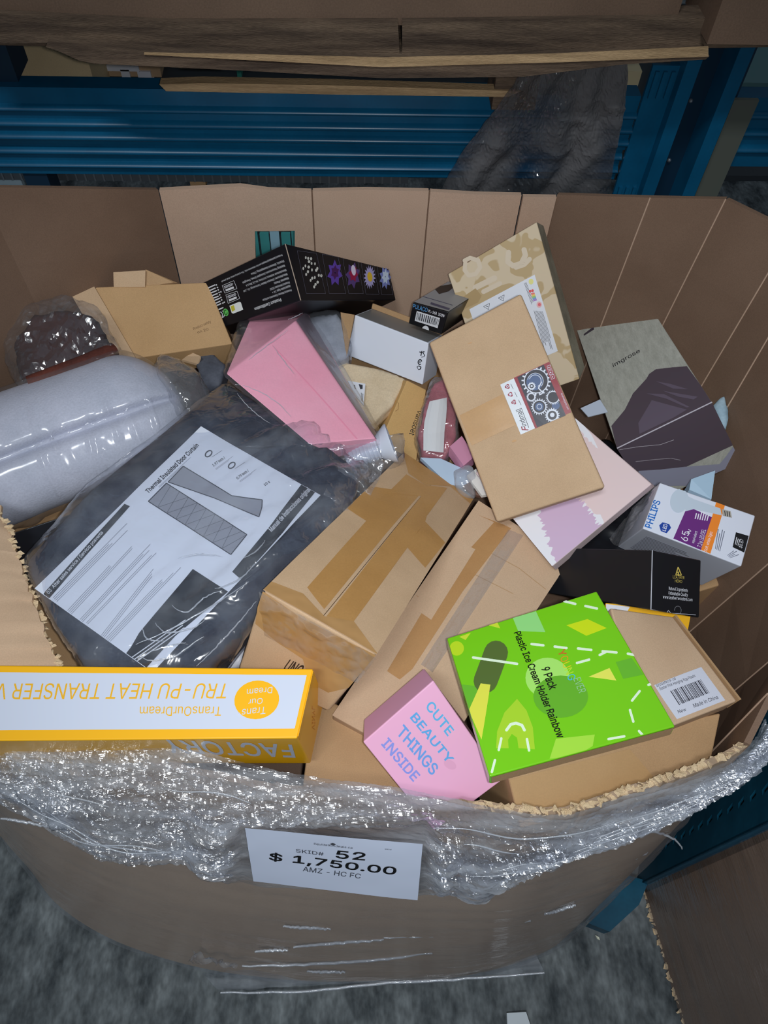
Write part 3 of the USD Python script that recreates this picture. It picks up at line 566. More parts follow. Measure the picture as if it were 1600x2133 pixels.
# ---- kraft carton with the gears sticker
t = parcel('findmall', 'gear_label_carton', 'flat kraft carton with a red and white gears sticker, on top of the heap', KRAFT, r=.005, sub=.04, noise=(.0012, 9, 3))
F = face(t, 'top'); q = lambda x, y: (850+x*.3125, 650+y*.3125)
t.add('packing_tape', F.poly([q(343, 690), q(632, 548), q(720, 752), q(425, 890)], .0009, .12), TAPE, label='brown tape across the middle')
t.add('sticker', F.poly([q(615, 485), q(942, 332), q(1088, 668), q(752, 818)], .0014, .12), ink(S(226, 230, 236), .35))
t.add('sticker_panel', F.poly([q(705, 440), q(942, 332), q(1088, 668), q(848, 778)], .0018, .12), ink(S(150, 46, 58), .35))
t.add('sticker_panel', F.poly([q(728, 436), q(905, 352), q(1052, 690), q(862, 770)], .0022, .12), ink(S(46, 44, 58), .35))
GW = ink(S(216, 220, 232), .35); GB = ink(S(70, 92, 134), .35); GK = ink(S(40, 38, 50), .35); clipq = sg.Polygon([q(728, 436), q(905, 352), q(1052, 690), q(862, 770)])
def gearp(c, r, n, sx, inner, lift):
    out = []
    g = sg.Polygon([tuple(x) for x in gear(q(*c), r*.3125, n, sx)]).buffer(0).intersection(clipq)
    if not g.is_empty: out.append(F.poly(list(g.exterior.coords)[:-1], lift, clip=False))
    return out
t.add('gear_print', cat(gearp((855, 462), 98, 20, 1., 0, .0026)+gearp((968, 570), 50, 26, 1, 0, .0026)+gearp((876, 633), 56, 20, 1, 0, .0026)+gearp((962, 690), 50, 18, 1, 0, .0028)+gearp((822, 568), 33, 40, 1, 0, .0026)), GW)
def disc(c, r, lift, r2=None):
    g = sg.Polygon(ellpx(q(*c), r*.3125, (r2 or r)*.3125, 0, 28)).buffer(0).intersection(clipq); return F.poly(list(g.exterior.coords)[:-1], lift, clip=False)
t.add('gear_print', cat([disc((855, 462), 76, .0030), disc((968, 570), 36, .0030), disc((876, 633), 40, .0030), disc((822, 568), 20, .0030)]), GK)
t.add('gear_print', cat([disc((845, 468), 56, .0034), disc((876, 633), 28, .0034), disc((985, 625), 26, .0024)]), GB)
ring = lambda c, r, w, lift, a0=0, a1=360: F.stroke(ellpx(q(*c), r*.3125, r*.3125, 0, 22, a0, a1), w, lift)
t.add('gear_print', cat([ring((848, 462), 40, 1.4, .0038, 200, 420), ring((850, 462), 52, 1.2, .0038, 190, 400), ring((876, 633), 16, 1.2, .0038, 0, 350), F.stroke([q(*p) for p in ((890, 470), (870, 510), (900, 540), (885, 552))], 2.4, .0038)]+gearp((825, 497), 28, 14, 1, 0, .0042)), GW)
t.add('gear_print', cat([disc((825, 497), 14, .0046), disc((962, 690), 30, .0032)]), GK); t.add('gear_print', cat([disc((825, 497), 7, .005), disc((962, 688), 15, .0038)]), GW)
MR = ink(S(160, 50, 70), .4)
L = [F.poly([tuple(x) for x in gear(q(*c), 5.6, 3, 1, .5, .14)], .0018) for c in ((663, 498), (683, 550), (706, 602))]
t.add('sticker_mark', cat(L), MR); t.add('sticker_mark', cat([F.ell(q(*c), 2.8, 2.8, 0, .0022) for c in ((663, 498), (683, 550), (706, 602))]), GW); t.add('sticker_mark', cat([F.ell(q(*c), 1.4, 1.4, 0, .0026) for c in ((663, 498), (706, 602))]), MR)
t.add('lettering', F.text('F', q(803, 790), q(798, 766), q(760, 788), .0019, True), MR)
t.add('lettering', cat([F.text('indmall', q(790, 758), q(749, 640), q(758, 770), .0019), textlines(F, [q(808, 770), q(758, 640), q(754, 640), q(804, 772)], 1, .8, 1, .0019, 0)]+[F.line(q(685+i*26, 480+i*53), q(702+i*26, 515+i*53), .8, .0019) for i in range(3)]), ink(S(50, 48, 56), .4))
L = [F.stroke([q(*p) for p in ((cx-13, cy-10), (cx+8, cy-18), (cx+15, cy+8), (cx-7, cy+16), (cx-13, cy-10))], .7, .0023) for cx, cy in ((940, 372), (951, 404), (963, 434))]+[F.ell(q(*c), 1.4, 1.4, 0, .0023) for c in ((940, 372), (951, 404), (963, 434))]
L.append(F.text('findmallparts.com', q(1018, 545), q(1064, 652), q(1028, 540), .0023)); t.add('sticker_mark', cat(L), GW)
t.add('scuff', cat([F.line(q(400, 212), q(425, 203), 1.6, .0012), F.ell(q(708, 860), 5, 2.2, -20, .0012)]), ink(S(206, 164, 120), .8))

# ---- pink, white and lilac flat box
t = parcel('lilac', 'lilac_box', 'flat pink, white and lilac box half under the gear-sticker carton', plain('blush_board', S(232, 208, 208), .4, .4), part='box_body')
F = face(t, 'top'); q = lambda x, y: (850+x*.3125, 650+y*.3125)
rg = np.random.default_rng(21)
def jagline(p, r_, n, amp):
    P = polyline([np.r_[a_, 0] for a_ in (p, r_)], n)[:, :2]; d = np.array(r_, float)-np.array(p, float); d = np.array([-d[1], d[0]])/np.linalg.norm(d)
    return [x+d*rg.uniform(-amp, amp) for x in P]
WB = ink(S(236, 234, 240), .4)
t.add('white_band', F.poly(jagline((1140, 985), (1275, 1100), 30, 6)+[(1240, 1160)]+[(1130, 1215), (1030, 1130)]+jagline((1030, 1030), (1110, 960), 8, 3), .0005), WB)
t.add('lilac_band', F.poly(jagline((1120, 1060), (1155, 1170), 36, 6)[::1]+[(1170, 1200), (1215, 1160)]+jagline((1252, 1098), (1200, 1030), 36, 6), .0009), ink(S(210, 180, 208), .4))
t.add('white_band', F.poly([(1203, 870), (1232, 905)]+jagline((1245, 935), (1215, 905), 10, 3)+[(1190, 880)], .0005), WB)

# ---- grey box with the mountain
GREY = mottled('grey_printed_board', S(168, 168, 158), S(188, 188, 178), scale=40, fine=220, fineamt=.08, rough=.5, stretch=(3, .6, 1))
t = parcel('imgrose', 'mountain_box', 'pale grey box printed with a dark purple mountain, by the right side panel', GREY, part='box_body')
F = face(t, 'top'); q = lambda x, y: (1150+x*.28125, 550+y*.28125); PUR = ink(S(88, 76, 86), .5); PUL = ink(S(108, 96, 112), .5)
t.add('mountain_print', F.poly([q(*p) for p in ((440, 1200), (540, 1080), (600, 960), (700, 850), (720, 815), (770, 780), (900, 765), (1000, 758), (1190, 1020), (480, 1365))], .0005), PUR)
t.add('mountain_print', cat([F.poly([q(*p) for p in P_], .0009) for P_ in (((770, 870), (880, 890), (1010, 930), (900, 925)), ((700, 960), (830, 965), (1020, 1060), (1000, 1065), (850, 1000)), ((820, 940), (1080, 985), (1050, 1005), (940, 985)), ((640, 1180), (740, 1010), (1000, 1080), (900, 1140), (650, 1260)))]), PUL)
t.add('lettering', F.text('imgrose', q(455, 765), q(655, 652), q(446, 740), .0007), ink(S(40, 40, 44), .5))
t.add('swatch_print', F.poly([q(*p) for p in ((235, 520), (310, 462), (312, 485), (238, 532))]), ink(S(70, 62, 72), .5)); t.add('swatch_print', F.poly([q(*p) for p in ((360, 425), (440, 380), (442, 400), (366, 442))]), ink(S(124, 118, 124), .5))
t.add('swatch_print', F.ell(q(558, 358), 9.5, 6, -20), ink(S(190, 192, 188), .5))
F = face(t, 'ABba'); t.add('front_print', F.uvbox(.0, .30, 1, 1, .0005), PUR); t.add('front_print', F.poly([q(*p) for p in ((640, 1530), (800, 1520), (980, 1500), (1240, 1480), (1290, 1420), (1340, 1350), (1400, 1465), (1000, 1640), (640, 1640))], .0009), ink(S(150, 150, 168), .5))
a, b = t.hx.k['a'], t.hx.k['b']; t.add('worn_or_lit_edge', tube([lerp(a, b, x)+np.array([0, -.0006, .0012]) for x in np.linspace(0, 1, 8)], .0014, 6), ink(S(196, 190, 200), .6))
t.add('crack', cat([F.stroke([q(*p) for p in ((500, 1372), (640, 1350), (800, 1335), (900, 1300))], 1.2, .0013), F.stroke([q(*p) for p in ((620, 1460), (760, 1445), (880, 1435), (950, 1450))], 1., .0013)]), ink(S(176, 168, 176), .6))

# ---- light bulb box
t = parcel('philips', 'light_bulb_box', 'white, purple and orange light bulb box by the right side panel', plain('white_gloss', S(222, 226, 240), .35, .5), part='box_body')
F = face(t, 'top'); q = lambda x, y: (1050+x*.34375, 950+y*.34375)
BL = ink(S(30, 104, 190), .4); WH2 = ink(S(236, 236, 244), .4)
t.add('lettering', F.text('PHILIPS', q(892, 440), q(948, 275), q(852, 428), .0007, True), BL)
t.add('purple_panel', F.poly([q(*p) for p in ((1098, 335), (1150, 322), (1262, 372), (1195, 570), (1026, 500))], .0005), ink(S(108, 44, 124), .4))
t.add('orange_panel', F.poly([q(*p) for p in ((1262, 362), (1285, 280), (1338, 300), (1250, 592), (1193, 568))], .0006), ink(S(244, 138, 46), .4))
t.add('logo_shield', F.poly([q(*p) for p in ((940, 420), (960, 402), (1000, 412), (1012, 435), (985, 468), (950, 455))], .0006), ink(S(34, 70, 160), .4))
t.add('lettering', cat([F.text('LED', q(978, 458), q(990, 416), q(956, 450), .0011, True), F.text('65', q(1110, 520), q(1122, 462), q(1068, 508), .0011), F.text('w', q(1122, 478), q(1136, 448), q(1096, 470), .0011),
      F.text('7.2w LED/DEL', q(1195, 556), q(1224, 448), q(1168, 548), .0011), F.text('equivalent', q(1150, 530), q(1172, 458), q(1134, 524), .0011), F.text('Soft white light', q(1228, 580), q(1264, 462), q(1210, 574), .0012), textlines(F, [q(1235, 395), q(1250, 340), q(1160, 335), q(1150, 380)], 6, .45, 2, .0011)]), WH2)
t.add('bulb_print', cat([F.ell(q(1062, 272), 19, 25, 12, .0008), F.poly([q(*p) for p in ((1095, 235), (1150, 262), (1310, 318), (1318, 360), (1150, 322), (1100, 335))], .0009)]), ink(S(196, 208, 222), .3))
t.add('bulb_print', cat([F.poly([q(*p) for p in ((1318, 322), (1372, 335), (1380, 375), (1325, 362))], .0012)]), ink(S(176, 170, 160), .3)); t.add('bulb_print', cat([F.line(q(1335+14*i, 332+3*i), q(1340+14*i, 364+3*i), 1.6, .0016) for i in range(3)]), K)
t.add('black_panel', F.poly([q(*p) for p in ((1405, 462), (1482, 484), (1455, 585), (1385, 552))], .0006), ink(S(22, 22, 26), .4))
t.add('lettering', cat([F.text('$0.87', q(1440, 560), q(1452, 510), q(1422, 552), .0011), textlines(F, [q(1420, 545), q(1440, 490), q(1405, 480), q(1395, 535)], 3, .4, 6, .0011)]), WH2)
t.add('small_print', cat([textlines(F, [q(1310, 580), q(1345, 440), q(1290, 440), q(1275, 560)], 4, .4, 7, .001), textlines(F, [q(1370, 620), q(1430, 600), q(1400, 560), q(1350, 600)], 4, .4, 8, .001)]), ink(S(120, 124, 140), .5))
F = face(t, 'DAad'); t.add('small_print', textlines(F, [quadpx([(1339, 1105), (1530, 1180), (1462, 1210), (1295, 1138)], u, v) for u, v in ((.08, .15), (.62, .15), (.62, .9), (.08, .9))], 14, .4, 9), ink(S(140, 140, 150), .5))
# ---- black branded box
t = parcel('hero', 'black_box', 'matt black box with gold triangle emblem on its end, in front of the bulb box', plain('matt_black', S(26, 27, 32), .42, .4), part='box_body')
F = face(t, 'top'); q = lambda x, y: (1050+x*.34375, 950+y*.34375); GO = ink(S(214, 190, 96), .35)
tri = [q(1040, 720), q(1054, 672), q(1074, 722)]
L = [F.line(tri[i], tri[(i+1) % 3], 2.2) for i in range(3)]+[F.line(q(1048, 700), q(1062, 722), 1.6), F.line(q(1062, 695), q(1050, 722), 1.6), F.text('LEATHER', q(1022, 740), q(1092, 746), q(1022, 722)), F.text('HERO', q(1034, 764), q(1078, 769), q(1034, 747))]
t.add('emblem', cat(L), GO)
[t.add('lettering', l_, WH2) for l_ in (F.text('Natural Ingredients', q(996, 810), q(1112, 824), q(997, 790)), F.text('Unbeatable Quality', q(995, 838), q(1112, 852), q(996, 818)), F.text('www.leatherherostore.com', q(960, 862), q(1140, 880), q(961, 842)))]
k = t.hx.k; F2 = face(t, 'AadD')
t.add('worn_or_lit_edge', tube([lerp(k['a'], k['d'], x)+F.n*.0004+F2.n*.0004 for x in np.linspace(.0, 1, 8)], .0009, 6), ink(S(190, 190, 200), .4))
t.add('worn_or_lit_edge', cat([F.stroke([q(*p) for p in ((892, 930), (985, 950), (995, 935), (1010, 952), (1060, 955), (1160, 962))], 1.3)]), ink(S(190, 190, 200), .4))
t.add('thumb_notch', F.stroke(ellpx(q(1052, 935), 7, 9, 0, 12, 180, 400), 1.2), ink(S(120, 120, 126), .4))
# ---- green box
GR = plain('lime_print', S(122, 206, 24), .22, .5, coat=.3)
t = parcel('green', 'ice_cream_mould_box', 'bright lime green box with abstract shapes and black lettering', GR, part='box_body')
F = face(t, 'top'); q = lambda x, y: (900+x*.4375, 1200+y*.4375); gi = lambda *c: ink(S(*c), .25)
def gp(c, *polys, lift=.0005): [t.add('shape_print', F.poly([q(*p) for p in P_], lift), gi(*c)) for P_ in polys]
gp((150, 220, 130), ((385, 200), (495, 168), (540, 268), (410, 262)))
gp((206, 226, 30), ((640, 235), (740, 205), (832, 248), (735, 285))); gp((206, 224, 60), ((270, 235), (312, 222), (325, 250)), ((130, 290), (185, 270), (160, 305)))
gp((106, 184, 50), ((875, 410), (950, 390), (1008, 470), (910, 490)), ((130, 515), (215, 525), (240, 600), (170, 650), (140, 600)))
gp((230, 232, 96), ((745, 480), (845, 438), (878, 498))); gp((168, 224, 70), ((590, 775), (775, 755), (765, 810), (680, 860), (560, 870)))
gp((170, 214, 50), *[[tuple(p) for p in ((305, 820), (310, 740), (345, 650), (405, 585), (450, 640), (480, 720), (490, 825), (412, 820), (405, 770), (380, 752), (362, 780), (365, 820))]])
t.add('shape_print', cat([F.ell(q(118, 345), 15, 15)]), gi(190, 222, 40)); t.add('shape_print', F.ell(q(550, 485), 46, 42), gi(170, 230, 110)); t.add('shape_print', F.ell(q(613, 575), 57, 44, 0, .0008), gi(104, 178, 46))
t.add('shape_print', F.stroke([q(305, 365), q(255, 500)], 50, .0006), gi(88, 110, 52)); gp((226, 226, 80), ((232, 512), (278, 518), (236, 780), (175, 640)), lift=.0010)
WD = gi(226, 244, 216); L = []
for P_ in (((630, 122), (682, 135)), ((730, 145), (785, 157)), ((474, 326), (530, 332)), ((584, 338), (640, 345)), ((695, 347), (758, 354)), ((812, 360), (878, 366)), ((932, 372), (965, 378)), ((690, 416), (748, 400)), ((798, 378), (830, 362)), ((196, 390), (405, 420)), ((988, 550), (952, 595)), ((942, 640), (958, 695)), ((330, 775), (318, 830)), ((452, 778), (462, 832)), ((985, 740), (1005, 762)), ((300, 878), (285, 935)), ((840, 778), (915, 765)), ((1030, 520), (1042, 516))):
    t.add('dash_print', F.stroke([q(*p) for p in P_], 5.2, .0016), WD)
t.add('arc_print', F.stroke([q(*p) for p in ((355, 735), (375, 708), (400, 702), (428, 712), (440, 735))], 6, .0016), WD)
for s, *a_ in (('Plastic Ice Cream Holder Rainbow', (390, 272), (598, 775), (420, 263)), ('9 Pack', (520, 442), (560, 545), (557, 431))): t.add('lettering', F.text(s, *[q(*x) for x in a_], .0016, True), ink(S(20, 26, 14), .4))
for i, (ch, col) in enumerate(zip('YOUNG', ((230, 70, 50), (236, 150, 40), (226, 206, 40), (190, 226, 60), (80, 190, 220)))):
    b = np.array((598, 362), float)+np.array((11, 29.)) * i; t.add('lettering', F.text(ch, q(*b), q(*(b+(9, 24))), q(*(b+(34, -14))), .0014), gi(*col))
t.add('lettering', F.text('EVER', q(672, 492), q(700, 560), q(706, 482), .0014), gi(150, 200, 150))
t.add('side_panel', face(t, 'BCcb').uvbox(.01, .05, .99, .9), KRAFT_DK)
# ---- kraft carton with a white barcode label
t = parcel('egg', 'barcode_label_carton', 'flat kraft carton with a white barcode label, under the lime green box', KRAFT_PINK, r=.004, sub=.04, noise=(.001, 9, 4))
F = face(t, 'top'); t.add('sticker', F.poly([q(*p) for p in ((1056, 520), (1280, 434), (1395, 592), (1165, 682))], .0016), ink(S(214, 216, 230), .4))
L = [F.text('EE008PK09-08', q(1070, 530), q(1160, 494), q(1066, 518), .002), F.text('Easter Pink Hanging Egg Plastic', q(1085, 545), q(1255, 480), q(1080, 531), .002), F.text('X004XIKS19', q(1195, 605), q(1260, 578), q(1190, 594), .002), F.text('New', q(1172, 655), q(1210, 642), q(1166, 640), .002), F.text('Made in China', q(1246, 628), q(1362, 584), q(1239, 610), .002), barcode(F, [q(1175, 615), q(1322, 556), q(1280, 492), q(1132, 548)], 34, 5, .002)]
t.add('label_print', cat(L), ink(S(60, 60, 70), .5))
t.add('edge_flap', flapslab([t.hx.k['b'], t.hx.k['c'], lerp(t.hx.k['c'], t.hx.k['C'], .9), lerp(t.hx.k['b'], t.hx.k['B'], .9)]+face(t, 'right').n*.004, .004), KRAFT_DK)
# ---- lower right carton
t = parcel('lowcarton', 'kraft_carton', 'big kraft carton at the torn front rim, under the lime green box', KRAFT_DK, r=.004, sub=.05, noise=(.0015, 7, 5))
F = face(t, 'top'); t.add('packing_tape', F.poly([(1060, 1625), (1310, 1560), (1365, 1625), (1150, 1690), (1070, 1680)], .001, .1), mottled('tan_tape', S(182, 144, 100), S(190, 152, 108), scale=6, rough=.35, spec=.5, fineamt=.03))

# ---- centre carton, heavily taped
t = parcel('carton', 'taped_carton', 'tall kraft carton sealed with wide brown tape, tilted in the centre of the heap', KRAFT, r=.006, sub=.03, noise=(.0035, 8, 6))
F = face(t, 'top'); q = lambda x, y: (500+x*.4375, 900+y*.4375)
tp = lambda nm, lab, pts, lift, mat=TAPE, n=.06: t.add(nm, F.poly([q(*p) for p in pts], lift, n), mat, label=lab)
t.add('flap', F.uvbox(.0, .0, .495, 1, .0012, .06), KRAFT, label='left closing flap'); t.add('flap', F.uvbox(.500, .0, 1., 1, .0012, .06), KRAFT, label='right closing flap')
t.add('seam', F.uvbox(.4945, .02, .5005, .99, .0006, .06), ink(S(70, 48, 30), .9))
mid = lambda y: np.interp(y, (305, 880), (850, 390))
tp('packing_tape', None, ((505, 362), (612, 258), (855, 300), (700, 480), (400, 845), (320, 740), (600, 425)), .0017)
tp('packing_tape', None, ((862, 308), (905, 345), (880, 430), (975, 530), (880, 650), (795, 555), (540, 905), (410, 880), (700, 510)), .0017)
tp('packing_tape', None, ((775, 100), (870, 130), (1110, 320), (1100, 350), (1000, 262), (880, 255), (800, 200)), .0022)
tp('packing_tape', None, ((700, 295), (790, 205), (880, 255), (985, 270), (890, 400), (860, 308)), .0020)
tp('packing_tape', None, ((118, 700), (300, 770), (400, 880), (540, 905), (655, 1060), (600, 1145), (330, 905), (100, 770)), .0022, TAPE_SHINE)
F = face(t, 'ABba')
t.add('end_tape', F.poly([q(*p) for p in ((95, 750), (300, 890), (655, 1065), (590, 1150), (520, 1215), (420, 1240), (330, 1190), (300, 1080), (180, 1000), (75, 910))], .0012, .05), TAPE_SHINE, label='crumpled shiny tape over the end')
t.add('lettering', F.text('UNC', q(205, 1128), q(275, 1160), q(238, 1082), .001, True), ink(S(60, 46, 36), .6))
EU, EV = np.meshgrid(np.linspace(0, 1, 70), np.linspace(0, 1, 34), indexing='ij'); ec = F.uv([q(92, 756), q(655, 1066), q(560, 1190), q(120, 960)])
eu = (1-EU[..., None])*(1-EV[..., None])*ec[0]+EU[..., None]*(1-EV[..., None])*ec[1]+EU[..., None]*EV[..., None]*ec[2]+(1-EU[..., None])*EV[..., None]*ec[3]
t.add('tape_wrinkle', facets(F.h.disp(F.S(eu), np.broadcast_to(F.n, eu.shape[:2]+(3,)))+F.n*.008, .005, 26, .0, 5), film('tape_film', haze=.07, shine=.12, gain=1.6, rough=.2, tint=(1, .98, .94), scale=30, bump=.5, hzs=30), smooth=True)
# ---- carton behind it
t = parcel('carton2', 'flap_carton', 'wide kraft carton with shiny clear tape along its seam, right of the tilted taped carton', KRAFT_PINK, r=.005, sub=.03, noise=(.0035, 7, 8))
F = face(t, 'top')
t.add('flap', F.uvbox(.0, .0, .505, 1, .0012, .06), KRAFT_PINK, label='left closing flap'); t.add('flap', F.uvbox(.512, .0, 1., 1, .0012, .06), KRAFT_PINK, label='right closing flap')
t.add('packing_tape', cat([F.poly([q(*p) for p in P_], .0018, .06) for P_ in (((1130, 395), (1250, 440), (1290, 460), (1060, 760), (820, 1130), (760, 1180), (700, 1140), (860, 870), (1000, 660), (1210, 430)), )]), mottled('faded_tape', S(178, 132, 84), S(188, 144, 96), scale=8, rough=.4, spec=.4, fineamt=.04))
t.add('patch', F.poly([q(*p) for p in ((1040, 520), (1120, 560), (910, 895), (815, 830), (960, 640))], .0024, .06), KRAFT_PINK)
rgn = np.random.default_rng(31); SU, SV = np.meshgrid(np.linspace(0, 1, 60), np.linspace(0, 1, 14), indexing='ij')
seamA, seamB = F.uv([q(1275, 470), q(860, 1110)]), F.uv([q(1345, 500), q(915, 1150)])
uv = lerp(seamA[0], seamA[1], 0)*0+(1-SU[..., None])*((1-SV[..., None])*seamA[0]+SV[..., None]*seamB[0])+SU[..., None]*((1-SV[..., None])*seamA[1]+SV[..., None]*seamB[1])
Pz = F.S(uv); Pz = F.h.disp(Pz, np.broadcast_to(F.n, Pz.shape))+F.n*(.004+.005*meshkit.fbm(np.stack([SU*14, SV*5, SU*0], -1), 3, 4))[..., None]
t.add('clear_tape', grid(Pz), film('clear_tape', haze=.10, shine=.14, gain=1.6, scale=40, bump=.8), smooth=True)
t.add('score_line', cat([F.stroke([q(*p) for p in P_], 1.4, .0016) for P_ in (((1200, 580), (1330, 650), (1455, 750)), ((1120, 680), (1300, 770)), ((840, 780), (960, 850)))]), KRAFT_DK)

# ---- pink box with blue lettering
PK = plain('candy_pink_board', S(238, 176, 208), .45, .35)
t = parcel('cute', 'pink_lettered_box', 'candy pink box with sky blue capital lettering at the front rim', PK, C=CAM+(np.array(HX['cute'])-CAM)*1.045, part='box_body')
F = face(t, 'top'); q = lambda x, y: (600+x*.3125, 1380+y*.3125)
for s, b, e, u, col in (('CUTE', (915, 295), (1065, 492), (958, 250), (96, 178, 226)), ('BEAUTY', (812, 368), (1065, 675), (855, 330), (96, 168, 226)), ('THINGS', (722, 470), (960, 755), (770, 410), (110, 160, 226)), ('INSIDE', (620, 545), (835, 795), (668, 497), (140, 150, 226))):
    t.add('lettering', F.text(s, q(*b), q(*e), q(*u), .0006, True), ink(S(*col), .5))
t.add('smudge', F.ell(q(1080, 680), 14, 9, 30, .0004), ink(S(228, 166, 198), .6))
# ---- small kraft box with a black word
t = parcel('vansoet', 'small_kraft_box', 'small tan kraft box with one black word, between the white box and the taped carton', mottled('tan_kraft', S(202, 162, 104), S(212, 172, 114), scale=8, fine=400, fineamt=.05))
F = face(t, 'top'); q = lambda x, y: (660+x*.25, 740+y*.25)
t.add('lettering', F.text('vansoet', q(842, 455), q(768, 655), q(876, 470), .0007), ink(S(34, 30, 28), .5))
t.add('lid_slot', F.stroke([q(*p) for p in ((660, 375), (680, 400), (678, 450), (655, 465))], .8, .0007), ink(S(140, 104, 60), .8))
# ---- padded mailer with a label
P = np.array([at(*q(x, y), z) for x, y, z in ((150, 55, .80), (230, 75, .80), (520, 125, .79), (740, 205, .78), (620, 420, .76), (470, 560, .75), (330, 480, .76), (220, 250, .78))])
t = Thing('padded_mailer', 'cream padded mailer with a white shipping label, beside the pink bagged box', 'mailer', P.mean(0)-[0, 0, .04])
t.add('pouch', crumple(shell(np.vstack([P, P-[0, 0, .028]]), .008, 0, 6, .002, 40, 3), .0015, 90, 8), mottled('cream_paper', S(206, 184, 152), S(220, 200, 170), scale=20, fine=300, fineamt=.08), smooth=True)
def plate(pts, lift=0.): return (np.array(pts, float), np.array([[0, 1, 2], [0, 2, 3]])) if len(pts) == 4 else None
lab = [at(*q(*p), z) for p, z in (((390, 415), .782), ((315, 330), .785), ((255, 210), .797), ((405, 238), .797))]
t.add('sticker', hull(np.vstack([lab, np.array(lab)-[0, 0, .002]])), ink(S(222, 224, 232), .4))
lift3 = lambda P_, d=.0012: [np.asarray(p)+(CAM-p)/np.linalg.norm(CAM-p)*d for p in P_]
t.add('label_print', cat([hull(np.vstack([lift3([lerp(lerp(lab[2], lab[3], a), lerp(lab[1], lab[0], a), b) for a, b in c]), lift3([lerp(lerp(lab[2], lab[3], a), lerp(lab[1], lab[0], a), b) for a, b in c], .0006)])) for c in
      (((.62, .08), (.85, .08), (.85, .28), (.7, .34)), ((.3, .2), (.38, .2), (.38, .45), (.3, .45)), ((.75, .5), (.79, .5), (.79, .9), (.75, .9)), ((.86, .5), (.9, .5), (.9, .9), (.86, .9)))]), ink(S(50, 50, 58), .5))

# ---- pink box in a clear bag
C = [at(644, 925, .905), at(782, 913, .87), at(615, 668, .915), at(470, 780, .935), at(705, 952, .84), at(800, 930, .81), at(640, 648, .835), at(522, 660, .86)]
t = Thing('bagged_pink_box', 'bright pink wedge-shaped box in a clear plastic bag, leaning on the black flower box', 'box', np.mean(C, 0)-[0, 0, .06])
hx = Hexa(C); PINK = mottled('bright_pink', S(255, 172, 196), S(255, 182, 204), scale=8, fine=300, fineamt=.03, rough=.4)
t.add('box_body', hx.mesh(.004), PINK, smooth=35); F = hx.face('top')
t.add('lid_line', F.poly([(566, 720), (568, 719), (745, 914), (742, 915)], .0005), ink(S(250, 158, 186), .5))
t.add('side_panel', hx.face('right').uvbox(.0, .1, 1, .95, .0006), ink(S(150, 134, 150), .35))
B = [p+(p-hx.mid)*.025 for p in hx.C]
B += [at(500, 668, .865), at(806, 925, .84)]
t.add('clear_bag', shell(B, .007, .002, 3, .0035, 13, 7), film('gift_bag', haze=.04, shine=.015, gain=.8, tint=(1, 1, 1), rough=.14, scale=20, bump=.5, bdist=.006), smooth=True)
creases(t, [((290, 640), (450, 690), (560, 760), (660, 855)), ((270, 560), (380, 480), (480, 400), (640, 280)), ((300, 700), (420, 830), (520, 900)), ((640, 210), (690, 190), (740, 165)), ((540, 385), (600, 470), (680, 570))], lambda x, y: (400+x*.3125, 600+y*.3125), lambda x, y: .935-.02*(x-470)/310-.004, .0009)
tail = np.array([[at(lerp(640, 800, s)+v*lerp(-60, -12, s), lerp(928, 925, s)+v*lerp(22, 40, s), lerp(.90, .865, s)-.03*v+.004*math.sin(11*s+5*v)) for v in np.linspace(0, 1, 16)] for s in np.linspace(-.7, 1, 40)])
t.add('bag_tail', crumple(grid(tail), .004, 50, 2), CLEAR_ROUGH, smooth=True)

# ---- grey padded roll in a clear bag
ax = np.array([at(x, y, z) for x, y, z in ((-190, 1045, .80), (-60, 985, .805), (60, 937, .81), (160, 900, .815), (250, 868, .82), (330, 840, .82), (378, 828, .82))])
ax = spline(ax, 60); tt = np.linspace(0, 1, 60); ux = ax[-1]-ax[0]; ux /= np.linalg.norm(ux)
u2 = np.cross(ux, [0, 0, 1.]); u2 /= np.linalg.norm(u2); u3 = np.cross(u2, ux)
def roll(r0, end, crease, n=60, m=72, seed=1, amp=.004):
    ax_ = ax; tt_ = np.linspace(0, 1, n); ax2 = np.stack([np.interp(tt_, tt, ax_[:, k]) for k in range(3)], 1)
    out = np.zeros((n, m, 3)); g = np.linspace(0, 2*np.pi, m, endpoint=False)
    for i in range(n):
        e = max(0., (tt_[i]-(1-end))/end); e0 = max(0., (.05-tt_[i])/.05); k = math.sqrt(max(0.004, 1-e*e))*math.sqrt(max(.004, 1-e0*e0))
        gc = np.radians(55); dd = np.angle(np.exp(1j*(g-gc))); rr = r0*k*(1-crease*np.exp(-(dd/.11)**2)+.05*crease*0+.06*np.cos(2*(g-gc-1.57)))
        out[i] = ax2[i]+rr[:, None]*(np.cos(g)[:, None]*u2*1.10+np.sin(g)[:, None]*u3*.86)
    return crumple(grid(out, True), amp, 14, seed, False)
t = Thing('bagged_grey_roll', 'fat roll of pale grey padded cloth in a clear bag, along the left side', 'roll', ax.mean(0)-[0, 0, .11])
GREYCLOTH = mottled('pale_grey_cloth', S(178, 182, 198), S(194, 196, 212), scale=10, fine=260, fineamt=.07, rough=.9, bump=.3)
t.add('cloth_roll', roll(.118, .22, .26, 90, 110), GREYCLOTH, smooth=True)
V, Fq = roll(.126, .20, .10, 170, 150, seed=5, amp=.006); sx = (V-ax[0])@ux
wr = np.sin(sx*85+4*meshkit.noise(V*6)*4)*np.clip(meshkit.noise(V*8, 3)*2-.7, 0, 1); V = V+normals(V, Fq)*(.009*np.maximum(0, wr))[:, None]
